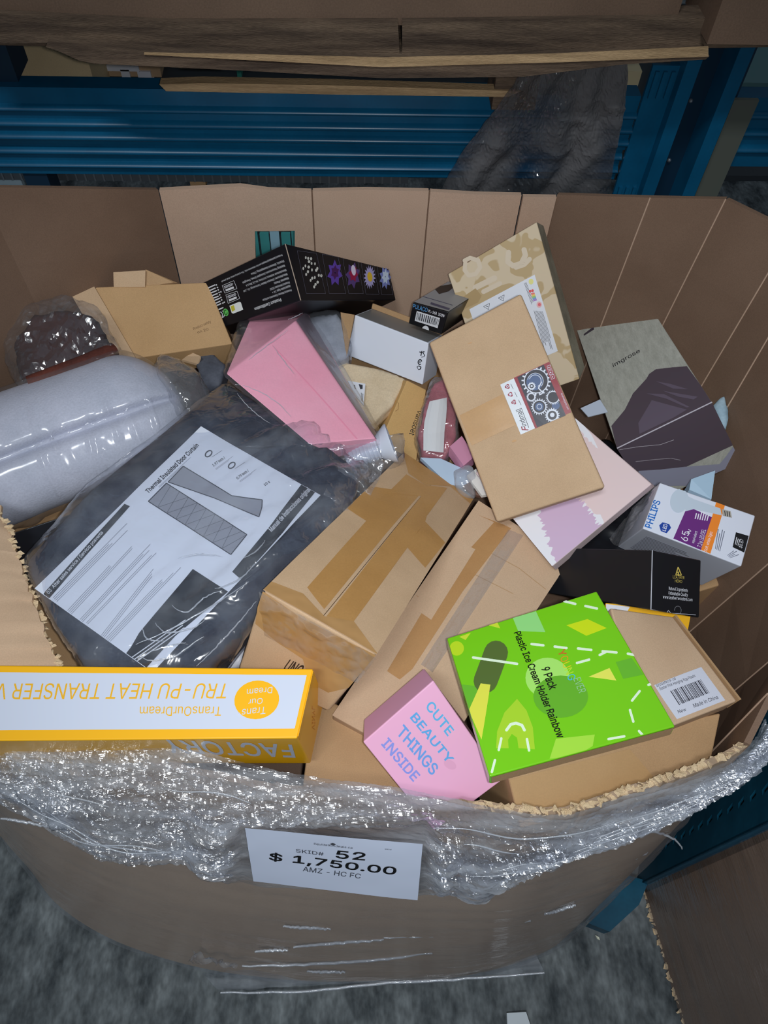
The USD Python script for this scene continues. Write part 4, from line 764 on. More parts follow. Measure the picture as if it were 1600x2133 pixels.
V, Fq = ridge(V, Fq, [[(x*.34375, 800+y*.34375) for x, y in c] for c in [((640, 130), (670, 200), (700, 260), (722, 330)), ((780, 180), (810, 250), (850, 360)), ((530, 270), (545, 340), (560, 420), (600, 540)), ((240, 390), (262, 470), (300, 560), (360, 660)), ((620, 420), (650, 480), (700, 540)), ((900, 100), (930, 200), (950, 260)), ((310, 310), (345, 400))]], .009, 5.5)
t.add('clear_bag', (V, Fq), film('pillow_bag', haze=.06, shine=.015, gain=1., rough=.17, tint=(1, 1, 1), scale=10, bump=.25, bdist=.008), smooth=True)
e0 = ax[-1]; cap = [e0+u2*a_*.10+u3*b_*.085+ux*c_ for a_, b_, c_ in ((1, 0, -.02), (-1, 0, -.02), (0, 1, -.02), (0, -1, -.02), (.7, .7, 0), (-.7, .7, 0), (.7, -.7, 0), (-.7, -.7, 0), (.5, .2, .045), (-.6, .1, .04), (0, -.5, .05), (.2, .6, .045))]
t.add('bag_end', shell(cap, .008, .004, 5, .007, 24, 4), CLEAR_ROUGH, smooth=True)

# ---- folded dark curtain, vacuum packed, with its printed sheet
CL = [(52, 1176), (180, 1032), (330, 957), (418, 838), (470, 800), (560, 868), (645, 905), (752, 985), (735, 1040), (640, 1150), (552, 1222), (505, 1310), (432, 1396), (300, 1402), (180, 1392), (118, 1300)]
zc = lambda x, y: float(np.clip(.905-.05*max(0, (900-y)/110)-.03*max(0, (x-620)/130)-.02*max(0, (100-x)/60), .82, .92))
top = np.array([at(x, y, zc(x, y)-.012) for x, y in CL]); ctr = at(350, 1150, .905)
t = Thing('bagged_curtain', 'dark charcoal folded curtain in a clear bag with a printed instruction sheet on top', 'curtain', ctr-[0, 0, .09])
pts = np.vstack([top, top-[0, 0, .06], lerp(top, ctr, .12)+[0, 0, .012]]); m = hull(pts).refine_to_length(.012); v, f = vf(m)
tm = trimesh.Trimesh(v, f); trimesh.smoothing.filter_taubin(tm, iterations=8); v = np.array(tm.vertices); CUR = crumple((v, f), .005, 12, 6, False)
t.add('folded_cloth', CUR, mottled('charcoal_cloth', S(56, 61, 73), S(76, 82, 96), scale=14, fine=300, fineamt=.12, rough=.85, spec=.3), smooth=True)
# sheet of paper following the package
class Sheet(Face):
    def __init__(s, q, bump): s.q = [np.asarray(x, float) for x in q]; s.h = type('o', (), {'noise': None})(); n = np.cross(s.q[1]-s.q[0], s.q[3]-s.q[0]); s.n = n/np.linalg.norm(n)*(1 if n[2] > 0 else -1); s.b = bump
    def lay(s, V2, Fc, lift):
        P = s.S(V2); P = P+s.n*(lift+s.b(P))[..., None]; Fc = np.asarray(Fc)
        if len(Fc) and np.cross(P[Fc[:, 1]]-P[Fc[:, 0]], P[Fc[:, 2]]-P[Fc[:, 0]]).sum(0)@s.n < 0: Fc = Fc[:, ::-1]
        return P, Fc
FZ = .919
SH = Sheet([at(318, 1402, FZ-.002), at(668, 1032, FZ-.008), at(419, 889, FZ-.004), at(72, 1226, FZ-.006)], lambda P: .004*(meshkit.fbm(P*11, 2, 3)-.5))
PAPER = plain('sheet_paper', S(218, 224, 238), .5, .4); DK = ink(S(58, 62, 70), .5); MID = ink(S(146, 150, 162), .5)
sh = t.add('instruction_sheet', SH.uvbox(0, 0, 1, 1, .001, .05), PAPER, label='printed black and white instruction sheet')
q1 = lambda x, y: (0+x*.34375, 800+y*.34375); q2 = lambda x, y: (50+x*.375, 1050+y*.375)
pp = lambda P_, lift=.0018: SH.poly(P_, lift, .06)
t.add('header_bar', pp([q1(755, 728), q1(788, 742), q1(530, 1030), q1(300, 1300), q1(255, 1292), q1(275, 1260), q1(520, 985)]), DK, sh)
t.add('black_block', pp([q2(940, 365), q2(1135, 490), q2(640, 910), q2(700, 960), q2(535, 900), q2(640, 720)]), DK, sh)
t.add('black_block', pp([(402, 1187), (474, 1234), (372, 1320), (300, 1398), (246, 1384), (330, 1275)]), DK, sh)
t.add('footer_bar', pp([(632, 1004), (660, 1022), (590, 1110), (502, 1208), (484, 1192), (560, 1100)]), DK, sh)
L = [SH.text('03  After sales service / Servicio posventa', q1(298, 1278), q1(628, 905), q1(282, 1264), .0028, True)]
L += [SH.text('Manual de instrucciones original', (566, 1110), (648, 1022), (559, 1103), .0028, True)]
L += [textlines(SH, [q2(575, 865), q2(960, 600), q2(985, 640), q2(620, 895)], 3, .35, 12, .0028)]
[t.add('lettering', l_, ink(S(206, 210, 220), .5), sh) for l_ in L]
L = [SH.text('Thermal Insulated Door Curtain', q1(900, 668), q1(1208, 378), q1(880, 650), .0022, True), SH.text('1.97 inch /', q1(1295, 503), q1(1366, 452), q1(1285, 490), .0018, True), SH.text('0.79 inch /', q1(1440, 582), q1(1510, 530), q1(1430, 569), .0018, True), SH.text('10 x', (552, 1013), (563, 1005), (549, 1009), .0018, True)]
[t.add('lettering', l_, DK, sh) for l_ in L]
L = []
for i, (a_, b_, n, sd) in enumerate((((160, 520), (590, 85), 4, 1), ((240, 590), (590, 215), 4, 2), ((310, 640), (735, 185), 3, 3), ((345, 660), (740, 250), 2, 4), ((420, 740), (800, 255), 3, 5), ((440, 760), (890, 290), 4, 6))):
    a_, b_ = np.array(q2(*a_)), np.array(q2(*b_)); d = b_-a_; nrm = np.array([-d[1], d[0]])/np.linalg.norm(d)*(3.6*n)
    L.append(textlines(SH, [a_, b_, b_+nrm, a_+nrm], n, .30, sd, .0018))
for a_, b_ in (((1305, 515), (1420, 430)), ((1450, 590), (1560, 510)), ((960, 625), (1170, 430))):
    a_, b_ = np.array(q1(*a_)), np.array(q1(*b_)); d = b_-a_; nrm = np.array([-d[1], d[0]])/np.linalg.norm(d)*4; L.append(textlines(SH, [a_, b_, b_+nrm, a_+nrm], 2, .35, 8, .0018))
t.add('fine_print', cat(L), MID, sh)
GP = ink(S(150, 154, 166), .5); cur = [[q1(*p) for p in P_] for P_ in (((900, 715), (1010, 605), (1497, 915), (1400, 1038)), ((1020, 598), (1112, 502), (1405, 680), (1590, 705), (1588, 750), (1570, 808), (1300, 695)))]
t.add('curtain_picture', cat([pp(c) for c in cur]), GP, sh)
L = []
for c in cur:
    for i in range(len(c)): L.append(SH.line(c[i], c[(i+1) % len(c)], 1.8, .0026))
for i in range(1, 9): L.append(SH.line(quadpx(cur[0], 0, i/9), quadpx(cur[0], 1, i/9-.06), .5, .0024)); L.append(SH.line(quadpx(cur[0], 0, i/9), quadpx(cur[0], 1, min(1, i/9+.16)), .5, .0024))
for c in ((1265, 425), (1405, 495)): L += [SH.stroke(ellpx(q1(*c), 8, 5, -40, 16, 0, 340), 2.4, .002), SH.line(q1(c[0]+20, c[1]+20), q1(c[0]+80, c[1]-20), .6, .002)]
t.add('curtain_picture', cat(L), ink(S(80, 84, 94), .5), sh)
BG = CUR[0]+normals(*CUR)*.004; BG[:, 2] += .016*np.clip((BG[:, 2]-.86)/.04, 0, 1)
fold = meshkit.fbm(np.stack([BG@np.array([.72, .69, 0])*5, BG@np.array([-.69, .72, 0])*34, BG[:, 2]*5], 1), 3, 9); pb = proj(BG)
wgt = np.clip((pb[:, 0]+pb[:, 1]*.55-900)/260, .1, 1)
BG = BG+normals(BG, CUR[1])*(.020*wgt*np.maximum(0, 1-np.abs(2*fold-1)*3.2))[:, None]
t.add('clear_bag', (BG, CUR[1]), film('vacuum_bag', haze=.06, shine=.06, gain=1.4, rough=.16, scale=26, bump=.7, bdist=.006, hzs=14), smooth=True)
creases(t, [((640, 840), (700, 870), (820, 850), (960, 760), (1000, 735)), ((730, 660), (800, 715), (930, 690), (1010, 640)), ((820, 560), (900, 600), (1000, 520), (1100, 480)), ((620, 780), (760, 720), (900, 650), (1250, 430)), ((860, 300), (960, 280), (1090, 290)), ((1280, 330), (1230, 390), (1060, 470)), ((960, 900), (1100, 760), (1290, 540)), ((700, 820), (800, 790), (900, 770)), ((1220, 300), (1290, 260), (1340, 200)), ((660, 690), (690, 750), (780, 760))], lambda x, y: (50+x*.375, 1050+y*.375), lambda x, y: .927-.018*max(0, (x-430)/200), .0014)
ruff = np.array([[at(lerp(700, 742, s)+v*52+8*math.sin(9*s), lerp(1130, 960, s)+v*(18-20*s), .868-.02*v+.010*math.sin(17*s+3*v)) for v in np.linspace(-.8, 1, 16)] for s in np.linspace(0, 1, 40)])
t.add('bag_edge', crumple(grid(ruff), .006, 40, 12), CLEAR_ROUGH, smooth=True)

# ---- opened kraft mailing carton with flaps
C = [at(282, 746, .83), at(484, 716, .835), at(432, 588, .90), at(196, 598, .90)]
C = np.array(C+[p-np.array([-.01, -.02, .075]) for p in C])
t = parcel('mailer', 'opened_carton', 'opened kraft carton with loose flaps in the back left of the bin', mottled('mailer_kraft', S(186, 148, 104), S(196, 158, 114), scale=6, fine=400, fineamt=.06), C=C)
t.add('side_flap', flapslab([at(150, 618, .905), at(196, 598, .902), at(282, 746, .832), at(229, 754, .84)]), KRAFT, label='folded-out end flap')
t.add('top_flap', flapslab([at(237, 598, .90), at(302, 598, .90), at(303, 563, .925), at(236, 567, .925)]), KRAFT); t.add('top_flap', flapslab([at(302, 598, .895), at(372, 590, .895), at(361, 588, .90), at(303, 561, .92)]), KRAFT_DK)
F = t.hx.face('top'); [t.add('lettering', l_, ink(S(126, 96, 64), .6)) for l_ in (F.text('Product safety', (404, 688), (440, 672), (402, 683), .0008), F.text('on 20', (412, 695), (435, 688), (410, 690), .0008))]
C = [at(352, 742, .80), at(412, 758, .80), at(418, 742, .82), at(390, 730, .82)]
single('loose_flap', hull(np.vstack([C, np.array(C)-[0, 0, .006]])), KRAFT, 'small kraft tab sticking out under the opened carton', 'cardboard tab')
# ---- bag with dark red cloth
P = [at(x, y, z) for x, y, z in ((18, 700, .90), (62, 642, .93), (140, 628, .94), (205, 650, .93), (238, 720, .89), (236, 752, .87), (120, 800, .87), (58, 815, .87), (24, 765, .88))]; P = np.array(P)
t = Thing('bagged_red_cloth', 'dark maroon cloth in a crinkled clear bag, in the left back corner', 'bag', P.mean(0)-[0, 0, .06])
MAR = mottled('maroon_cloth', S(66, 34, 30), S(104, 52, 40), scale=12, fine=200, fineamt=.15, rough=.8)
t.add('folded_cloth', shell(np.vstack([lerp(P, P.mean(0), .14)-[0, 0, .012], lerp(P, P.mean(0), .14)-[0, 0, .07]]), .01, 0, 8, .010, 18, 4), mottled('wine_cloth', S(38, 24, 26), S(66, 36, 36), scale=9, fine=200, fineamt=.15, rough=.8), smooth=True)
t.add('rolled_cloth', tube(spline([at(62, 800, .885), at(120, 778, .89), at(180, 755, .895), at(236, 730, .885)], 14), .017, 14), MAR, smooth=True)
bv, bf = shell(np.vstack([P+[0, 0, .008], P-[0, 0, .06]]), .007, .001, 3, .006, 20, 14)
t.add('clear_bag', facets((bv, bf), .006, 24, .0004, 3), film('crinkled_dark_bag', haze=.04, shine=.07, gain=1.4, rough=.14, scale=30, bump=.3, bdist=.006))

# ---- small things seen in the gaps
def pillow(name, label, catg, pts, mat, bag=None, th=.04, amp=.004, fr=26, seed=1, part='pouch'):
    P = np.array([at(*p) for p in pts]); t = Thing(name, label, catg, P.mean(0)-[0, 0, th])
    t.add(part, shell(np.vstack([P, P-[0, 0, th], [P.mean(0)+[0, 0, .006]]]), .008, 0, 6, amp, fr, seed), mat, smooth=True)
    if bag: t.add('clear_bag', shell(np.vstack([P+[0, 0, .006], P-[0, 0, th], P+(P-P.mean(0))*.06]), .007, .003, 4, .006, 32, seed+5), bag, smooth=True)
    return t
def chip(name, label, catg, pts, mat, th=.02):
    P = np.array([at(*p) for p in pts]); return single(name, hull(np.vstack([P, P-[0, 0, th]])), mat, label, catg)
PALEG = mottled('pale_grey_plastic', S(150, 154, 164), S(176, 180, 190), scale=12, fine=200, fineamt=.06)
pillow('grey_bag', 'pale grey plastic bag behind the pink bagged box', 'bag', ((645, 662, .84), (700, 655, .84), (724, 690, .83), (724, 742, .82), (690, 752, .82), (655, 715, .83)), PALEG, CLEAR, seed=3)
pillow('dark_pouch', 'slate grey pouch under the opened kraft carton', 'pouch', ((408, 745, .80), (440, 735, .80), (470, 760, .80), (455, 800, .79), (425, 800, .79)), mottled('slate_cloth', S(70, 74, 84), S(96, 100, 112), scale=14, fine=200, fineamt=.1), seed=8)
t = pillow('bagged_red_bundle', 'red and white paper-banded bundle in a clear bag beside the gear-sticker carton', 'bag', ((905, 800, .80), (925, 792, .80), (948, 850, .79), (948, 905, .78), (925, 950, .76), (884, 945, .76), (874, 905, .77), (886, 850, .79)), mottled('rose_cloth', S(150, 60, 74), S(210, 110, 122), scale=16, fine=200, fineamt=.1), CLEAR_ROUGH, seed=6)
bp = [((895, 836), (931, 828)), ((889, 858), (931, 850)), ((884, 880), (929, 874)), ((882, 905), (926, 900)), ((882, 938), (924, 942))]
t.add('paper_band', slab(np.array([[at(*lerp(a, b, s), .815-.006*i+.006*math.sin(math.pi*s)) for s in np.linspace(0, 1, 6)] for i, (a, b) in enumerate(bp)]), np.array([0, 0, -.001])), plain('white_paper', S(220, 222, 226), .6), label='white paper band')
chip('pale_blue_envelope', 'pale blue card behind the top corner of the taped carton', 'card', ((876, 953, .775), (918, 955, .775), (962, 975, .77), (985, 985, .765), (975, 1012, .76), (935, 1010, .765)), plain('pale_blue_board', S(184, 204, 226), .5), .01)
pillow('clear_pouch', 'crumpled clear plastic over the pale blue card', 'plastic bag', ((950, 985, .785), (975, 972, .785), (990, 990, .78), (985, 1030, .77), (960, 1020, .77)), film('grey_scrap_film', haze=.3, shine=.1, gain=1.6, scale=30, bump=1.), th=.012, amp=.008, fr=40, seed=9, part='film')
chip('small_pink_carton', 'little rose pink box peeking out left of the gear-sticker carton', 'box', ((937, 930, .79), (962, 908, .79), (990, 950, .785), (966, 970, .785)), plain('rose_board', S(216, 150, 180), .5), .03)
chip('white_card', 'small white card under the left edge of the gear-sticker carton', 'card', ((973, 990, .78), (992, 976, .78), (1016, 1030, .775), (1004, 1032, .775)), plain('off_white_card', S(226, 224, 220), .6), .008)
chip('brown_card', 'small dark brown piece beside the white card', 'card', ((965, 1012, .765), (985, 1000, .765), (1006, 1034, .76), (985, 1030, .76)), plain('brown_card', S(110, 76, 62), .6), .008)
chip('white_leaflet', 'white leaflet lying in the gap left of the mountain box', 'leaflet', ((1210, 850, .80), (1250, 832, .80), (1266, 858, .80), (1226, 868, .80)), plain('leaflet_paper', S(196, 206, 222), .6), .002)
pillow('pale_blue_pouch', 'pale blue plastic pouch tucked right of the mountain box', 'pouch', ((1490, 842, .84), (1508, 826, .85), (1516, 856, .84), (1512, 888, .83), (1500, 880, .83)), mottled('aqua_plastic', S(150, 178, 196), S(176, 200, 214), scale=20, fine=200, fineamt=.06), th=.02, seed=5)
chip('pale_blue_box', 'light blue box between the mountain box and the light bulb box', 'box', ((1436, 1020, .80), (1440, 998, .81), (1490, 980, .82), (1482, 1040, .80)), plain('sky_board', S(174, 202, 224), .5), .08)
C = np.array([at(1262, 1296, .79), at(1432, 1318, .79), at(1440, 1276, .81), at(1262, 1256, .81)])
t = Thing('yellow_toy_box', 'yellow box with a blue and white print, under the matt black box', 'box', C.mean(0)-[0, 0, .03])
t.add('box_body', hull(np.vstack([C, C-[0, 0, .03]])), ink(S(236, 176, 20), .4))
fc = Face(type('o', (), {'k': dict(zip('abcd', C)), 'noise': None, 'mid': C.mean(0)-[0, 0, .03]})(), 'abcd')
t.add('print_panel', fc.poly([(1262, 1258), (1312, 1264), (1296, 1294), (1262, 1294)], .0006), ink(S(226, 228, 236), .4)); t.add('blue_print', cat([fc.ell((1280, 1274), 9, 6, 0, .001), fc.poly([(1268, 1280), (1292, 1276), (1284, 1286), (1270, 1288)], .001)]), ink(S(40, 110, 200), .4)); t.add('red_print', fc.poly([(1290, 1280), (1306, 1272), (1296, 1288)], .001), ink(S(226, 96, 56), .4))
C = np.array([at(30, 1126, .83), at(152, 1084, .835), at(150, 1070, .85), at(28, 1110, .85)]); C = np.vstack([C, C-[-.01, .05, .07]])
t = parcel('blackbox', 'shiny_black_box', 'glossy black film-wrapped box at the left, under the grey roll', plain('black_film_wrap', S(34, 35, 40), .2, .6), C=C, part='box_body')
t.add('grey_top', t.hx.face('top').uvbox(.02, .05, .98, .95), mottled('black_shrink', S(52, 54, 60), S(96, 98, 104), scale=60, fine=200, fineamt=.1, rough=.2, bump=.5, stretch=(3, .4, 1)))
t = pillow('white_polybag', 'white polybag with a black mark, right of the packed curtain', 'bag', ((512, 1296, .80), (522, 1310, .80), (502, 1380, .79), (470, 1400, .78), (425, 1400, .78), (450, 1350, .79)), plain('white_poly', S(222, 224, 234), .4), th=.02, amp=.002, seed=2)
t.add('black_mark', hull(np.array([at(*p) for p in ((500, 1327, .814), (514, 1322, .814), (514, 1328, .812), (502, 1333, .812), (500, 1327, .810), (514, 1328, .808))])), ink(S(20, 20, 24)))
# ribbed plastic hose end
A0, A1 = at(722, 957, .815), at(790, 932, .835); A2 = at(812, 922, .845); axd = (A1-A0)/np.linalg.norm(A1-A0)
w1 = np.cross(axd, [0, 0, 1.]); w1 /= np.linalg.norm(w1); w2 = np.cross(w1, axd)
t = Thing('ribbed_hose', 'white ribbed plastic hose end with a flared collar, below the pink bagged box', 'hose', A0-[0, 0, .04])
ln = np.linalg.norm(A1-A0); xs = np.linspace(0, 1, 120); rr = .021+.0028*np.abs(np.sin(xs*np.pi*9)); g = np.linspace(0, 2*np.pi, 28, endpoint=False)
HOSE = plain('white_plastic', S(206, 212, 226), .35)
lath = lambda xs_, rs: grid(np.array([[A0+axd*ln*x+r_*(math.cos(a_)*w1+math.sin(a_)*w2) for a_ in g] for x, r_ in zip(xs_, rs)]), True)
t.add('ribbed_sleeve', lath(xs, rr), HOSE, smooth=30)
t.add('collar', lath([1, 1.02, 1.15, 1.32, 1.38, 1.38, 1.30], [.024, .026, .032, .040, .041, .038, .030]), HOSE, smooth=40)
pillow('clear_sleeve', 'clear plastic sleeve wrapped round the ribbed hose end', 'plastic bag', ((720, 950, .80), (790, 908, .85), (838, 905, .85), (840, 945, .835), (790, 985, .81), (740, 985, .79)), CLEAR, th=.03, amp=.006, fr=36, seed=11, part='film')
# cartons under the heap
def under(label, name, px, z, depth, mat=KRAFT_DK):
    C = np.array([at(*p, z) for p in px]); C = np.vstack([C, C-[0, 0, depth]]); hx = Hexa(C); t = Thing(name, label, 'box', hx.base()); t.add('carton', hx.mesh(.004), mat, smooth=35); t.hx = hx; return t
under('plain kraft carton between the yellow box and the candy pink box', 'kraft_carton', ((630, 1640), (850, 1660), (815, 1530), (655, 1440)), .70, .2)
under('kraft carton deep under the packed curtain', 'kraft_carton', ((60, 1440), (300, 1440), (300, 1200), (60, 1200)), .74, .2)
under('kraft carton below the grey roll at the left', 'kraft_carton', ((-60, 1150), (190, 1150), (190, 1010), (-60, 1010)), .70, .18)
pillow('black_bag', 'black plastic bag in the gap between the lilac box and the matt black box', 'bag', ((1180, 1190, .68), (1380, 1190, .68), (1420, 1040, .68), (1260, 920, .68), (1190, 1000, .68)), plain('black_plastic', S(20, 22, 28), .3, .5), th=.08, amp=.01, fr=16, seed=4)
bl = np.array([[lerp(lerp(at(1376, 1003, .87), at(1287, 1138, .80), s), lerp(at(1352, 1015, .82), at(1268, 1120, .76), s), v)+np.array([0, 0, .006*math.sin(9*s+4*v)]) for v in np.linspace(0, 1, 14)] for s in np.linspace(0, 1, 30)])
single('clear_film', crumple(grid(bl), .004, 40, 3), CLEAR_ROUGH, 'clear plastic film hanging off the left edge of the bulb box', 'plastic film', smooth=True)
under('brown carton under the mountain box at the right wall', 'kraft_carton', ((1430, 1240), (1560, 1200), (1540, 960), (1400, 930)), .60, .2)
under('brown carton below the white box and padded mailer', 'kraft_carton', ((560, 960), (960, 960), (930, 720), (560, 720)), .66, .2)

# ================================================================== stretch wrap round the bin
wt = Thing('stretch_wrap', 'clear stretch film bunched into a crinkled band round the torn front of the bin', 'stretch wrap', (0, .2, .4))
U = np.array([at(-140, 1395, .93), at(-60, 1425, .92), at(0, 1447, .905), at(150, 1484, .885), at(262, 1517, .87), at(400, 1562, .85), at(500, 1590, .835), at(650, 1622, .82), at(830, 1644, .83), at(920, 1662, .83), at(1010, 1683, .81), at(1170, 1702, .795), at(1300, 1662, .80), at(1440, 1620, .81), at(1545, 1572, .83), at(1600, 1500, .86)])
Lw = np.array([at(-140, 1600, .66), at(-40, 1640, .64), at(60, 1690, .62), at(150, 1745, .58), at(210, 1785, .55), at(290, 1793, .55), at(380, 1790, .55), at(440, 1825, .53), at(530, 1838, .52), at(700, 1850, .51), at(860, 1862, .51), at(930, 1852, .52), at(990, 1872, .51), at(1040, 1838, .52), at(1150, 1780, .56), at(1250, 1752, .58), at(1320, 1715, .61), at(1420, 1650, .68), at(1530, 1590, .78)])
NW, NT = 420, 100
Uc, Lc = spline(U, NW), spline(Lw, NW)
tg = np.linspace(0, 1, NT); sg_ = np.linspace(0, 1, NW)
base = Uc[:, None]*(1-tg[None, :, None])+Lc[:, None]*tg[None, :, None]
nrm = np.cross(np.gradient(base, axis=0), np.gradient(base, axis=1)); nrm /= np.linalg.norm(nrm, axis=2, keepdims=True); nrm *= np.sign(nrm[..., 2:3]+1e-9)*1.0
nrm = np.where((nrm@np.array([0, -.6, .8]))[..., None] < 0, -nrm, nrm)
SS, TT = np.meshgrid(sg_, tg, indexing='ij'); env = np.sin(np.pi*np.clip(TT, 0, 1))**.6
pbase = proj(base.reshape(-1, 3)).reshape(NW, NT, 2)
calm = 1-np.clip(1-np.maximum(np.maximum(505-pbase[..., 0], pbase[..., 0]-885)/30, np.maximum(1712-pbase[..., 1], pbase[..., 1]-1880)/25), 0, 1)*.85
def band(seed, amp, lift, tilt):
    wv = meshkit.fbm(np.stack([SS*9, TT*3, SS*0+seed], -1), 3, seed)
    r1 = meshkit.fbm(np.stack([SS*14, (TT+tilt*SS+wv*.35)*13, SS*0+seed], -1), 4, seed); r2 = meshkit.fbm(np.stack([SS*30, (TT+tilt*SS+wv*.2)*40, SS*0+seed], -1), 3, seed+7)
    h = lift+calm*env*(.012+amp*(1-np.abs(2*r1-1)*2.0))+.007*calm*(1-np.abs(2*r2-1)*2.2)*np.clip(TT*6, .25, 1)
    h = h+np.random.default_rng(seed).normal(0, .00038, h.shape)*calm
    P = base+nrm*h[..., None]
    jagL = .07*(meshkit.fbm(np.stack([sg_*30, sg_*0, sg_*0+seed], -1), 3, seed+1)-.5)
    P += (Lc-Uc)[:, None]*(jagL[:, None]*TT**4)[..., None]; return P
wt.add('bunched_band', grid(band(1, .020, .003, .5)), WRAP_BAND)
wt.add('bunched_band', grid(band(9, .014, -.004, -.25)), WRAP_BAND)
for i in range(26):
    rg = np.random.default_rng(100+i); s0, w0, t0 = rg.uniform(0, .9), rg.uniform(.06, .22), rg.uniform(.05, .9); n = 30; ii = np.linspace(s0, min(1, s0+w0), n); jj = np.clip(t0-(ii-s0)*rg.uniform(-.3, .7)+.03*np.sin(ii*60+i), .02, .96)
    bp_ = base[(ii*(NW-1)).astype(int), (jj*(NT-1)).astype(int)]; pp_ = proj(bp_)
    if np.any((pp_[:, 0] > 495) & (pp_[:, 0] < 900) & (pp_[:, 1] > 1700)): continue
    bp_ = np.stack([np.convolve(np.pad(bp_[:, k], 3, mode='edge'), np.ones(7)/7, 'valid') for k in range(3)], 1)
    wt.add('film_fold', tube(bp_+nrm[(ii*(NW-1)).astype(int), (jj*(NT-1)).astype(int)]*(.030*np.sin(np.pi*t0)**.6+.006), .0013*(.3+.7*np.sin(np.linspace(.1, 3.04, n))), 6), STR, smooth=True)
# lower sheet clinging to the bin
s2, h2 = np.meshgrid(np.linspace(.06, .985, 150), np.linspace(.02, .86, 60), indexing='ij'); n2 = meshkit.fbm(np.stack([s2*8, h2*34, s2*0], -1), 3, 4)
wt.add('clinging_sheet', grid(front(s2, h2, .008+.006*n2)), WRAP, smooth=True)
sk = np.array([[at(*lerp(lerp((420, 2030), (1110, 1975), s), lerp((455, 2066), (1135, 2026), s), v), .05-.04*v+.004*math.sin(40*s)) for v in np.linspace(0, 1, 8)] for s in np.linspace(0, 1, 90)])
wt.add('loose_hem', crumple(grid(sk), .004, 30, 4), WRAP_BAND, smooth=True)
def fold_(pts, r=.0022, z=None):
    P = spline([at(*p) for p in pts], 26); P = P+np.random.default_rng(len(pts)).normal(0, .0007, P.shape); wt.add('film_fold', tube(P, r*(.5+.5*np.sin(np.linspace(.2, 2.9, 26))), 6), STR, smooth=True)
fh = lambda x, y: (x, y, float(np.clip((2.05*.0)+np.interp(y, (1830, 1960, 2050), (.50, .27, .03)), .02, .6)))
for P_ in (((610, 1972), (700, 1965), (800, 1957)), ((530, 1982), (565, 1980), (600, 1979)), ((505, 2012), (650, 2008), (800, 1998), (900, 1985)), ((460, 2067), (620, 2066), (800, 2048), (960, 2040), (1135, 2025)), ((800, 1953), (900, 1948), (1020, 1940), (1105, 1917)), ((640, 2024), (720, 2025)), ((1180, 1832), (1260, 1810), (1350, 1775)), ((1135, 1905), (1200, 1885)), ((590, 1930), (690, 1935)), ((800, 1920), (920, 1915)), ((800, 1900), (900, 1893))):
    fold_([fh(x, y) for x, y in P_], .0032)
fold_([(0, 1660, .62), (60, 1675, .61), (90, 1690, .6)], .003); fold_([(0, 1704, .56), (50, 1712, .55), (100, 1722, .54)], .003)
fold_([(1300, 1733, .62), (1340, 1728, .63), (1375, 1735, .62), (1400, 1746, .60), (1422, 1767, .57)], .0022)
tl = spline([at(40, 1585, .72), at(70, 1640, .69), at(110, 1670, .67), at(130, 1715, .64)], 30)
tv, tf = vf(tube(tl, np.interp(np.linspace(0, 1, 30), (0, .3, .7, 1), (.006, .018, .016, .012)), 18)); tm = trimesh.Trimesh(tv, tf).subdivide()
wt.add('film_tail', crumple((np.array(tm.vertices), np.array(tm.faces)), .010, 60, 3), WRAP_BAND, smooth=True, label='twisted tail of film hanging down')
wk = meshkit.fbm(np.stack([np.linspace(0, 9, 60)]*3, -1), 2, 3)
wisp = np.array([[at(392+100*s+6*math.sin(9*s+v*4), 1982+22*s+v*(16-8*s), .16+.02*math.sin(14*s)+.02*v) for v in np.linspace(0, 1, 8)] for s in np.linspace(0, 1, 40)]); wt.add('film_scrap', crumple(grid(wisp), .008, 50, 8), WRAP_BAND, smooth=True)
# ---- price sheet on the wrap
LQ = [at(532, 1834, .53), at(866, 1862, .52), at(876, 1748, .685), at(514, 1726, .70)]
LQ = [p+np.array([0, -.022, .012]) for p in LQ]
PS = Sheet([at(*proj(p), p[2]) for p in LQ], lambda P: .010*np.sin((P[..., 0]+.05)*9)+.003*(meshkit.fbm(P*14, 2, 5)-.5))
PS.q = [at(531, 1824, .545), at(866, 1852, .535), at(876, 1736, .70), at(514, 1714, .715)]; PS.n = np.array([0, -.55, .83])
t = Thing('price_sheet', 'white paper price sheet stuck on the wrapped front of the bin', 'sign', np.mean(PS.q, 0))
g_ = np.linspace(0, 1, 30); gu, gv = np.meshgrid(g_, g_[:16]/g_[15], indexing='ij'); v_, f_ = grid(np.stack([gu, gv, gu*0], -1)); t.add('paper', PS.lay(v_[:, :2], f_, .030), plain('price_paper', S(212, 220, 240), .55, .4), smooth=True)
q = lambda x, y: (450+x*.3125, 1680+y*.3125)
tx = lambda s, b, e, u, bold=False: PS.text(s, q(*b), q(*e), q(*u), .0312, bold)
[t.add('lettering', l_, ink(S(70, 74, 84), .5)) for l_ in (tx('SKID#', (540, 258), (722, 275), (539, 236)), tx('AMZ - HC FC', (585, 380), (960, 416), (588, 350)))]
[t.add('lettering', l_, ink(S(16, 17, 20), .5), label='bold black print') for l_ in (tx('52', (800, 284), (990, 293), (805, 236), True), tx('$', (362, 312), (450, 322), (366, 268), True), tx('1,750.00', (518, 326), (1188, 382), (522, 280), True))]
t.add('logo', cat([tx('liquidationdeals.ca', (658, 202), (908, 220), (660, 190)), PS.poly([q(*p) for p in ((762, 196), (770, 190), (782, 187), (794, 191), (802, 198), (784, 203))], .0312), tx('skid', (1118, 218), (1160, 222), (1119, 211))]), ink(S(70, 72, 80), .5))

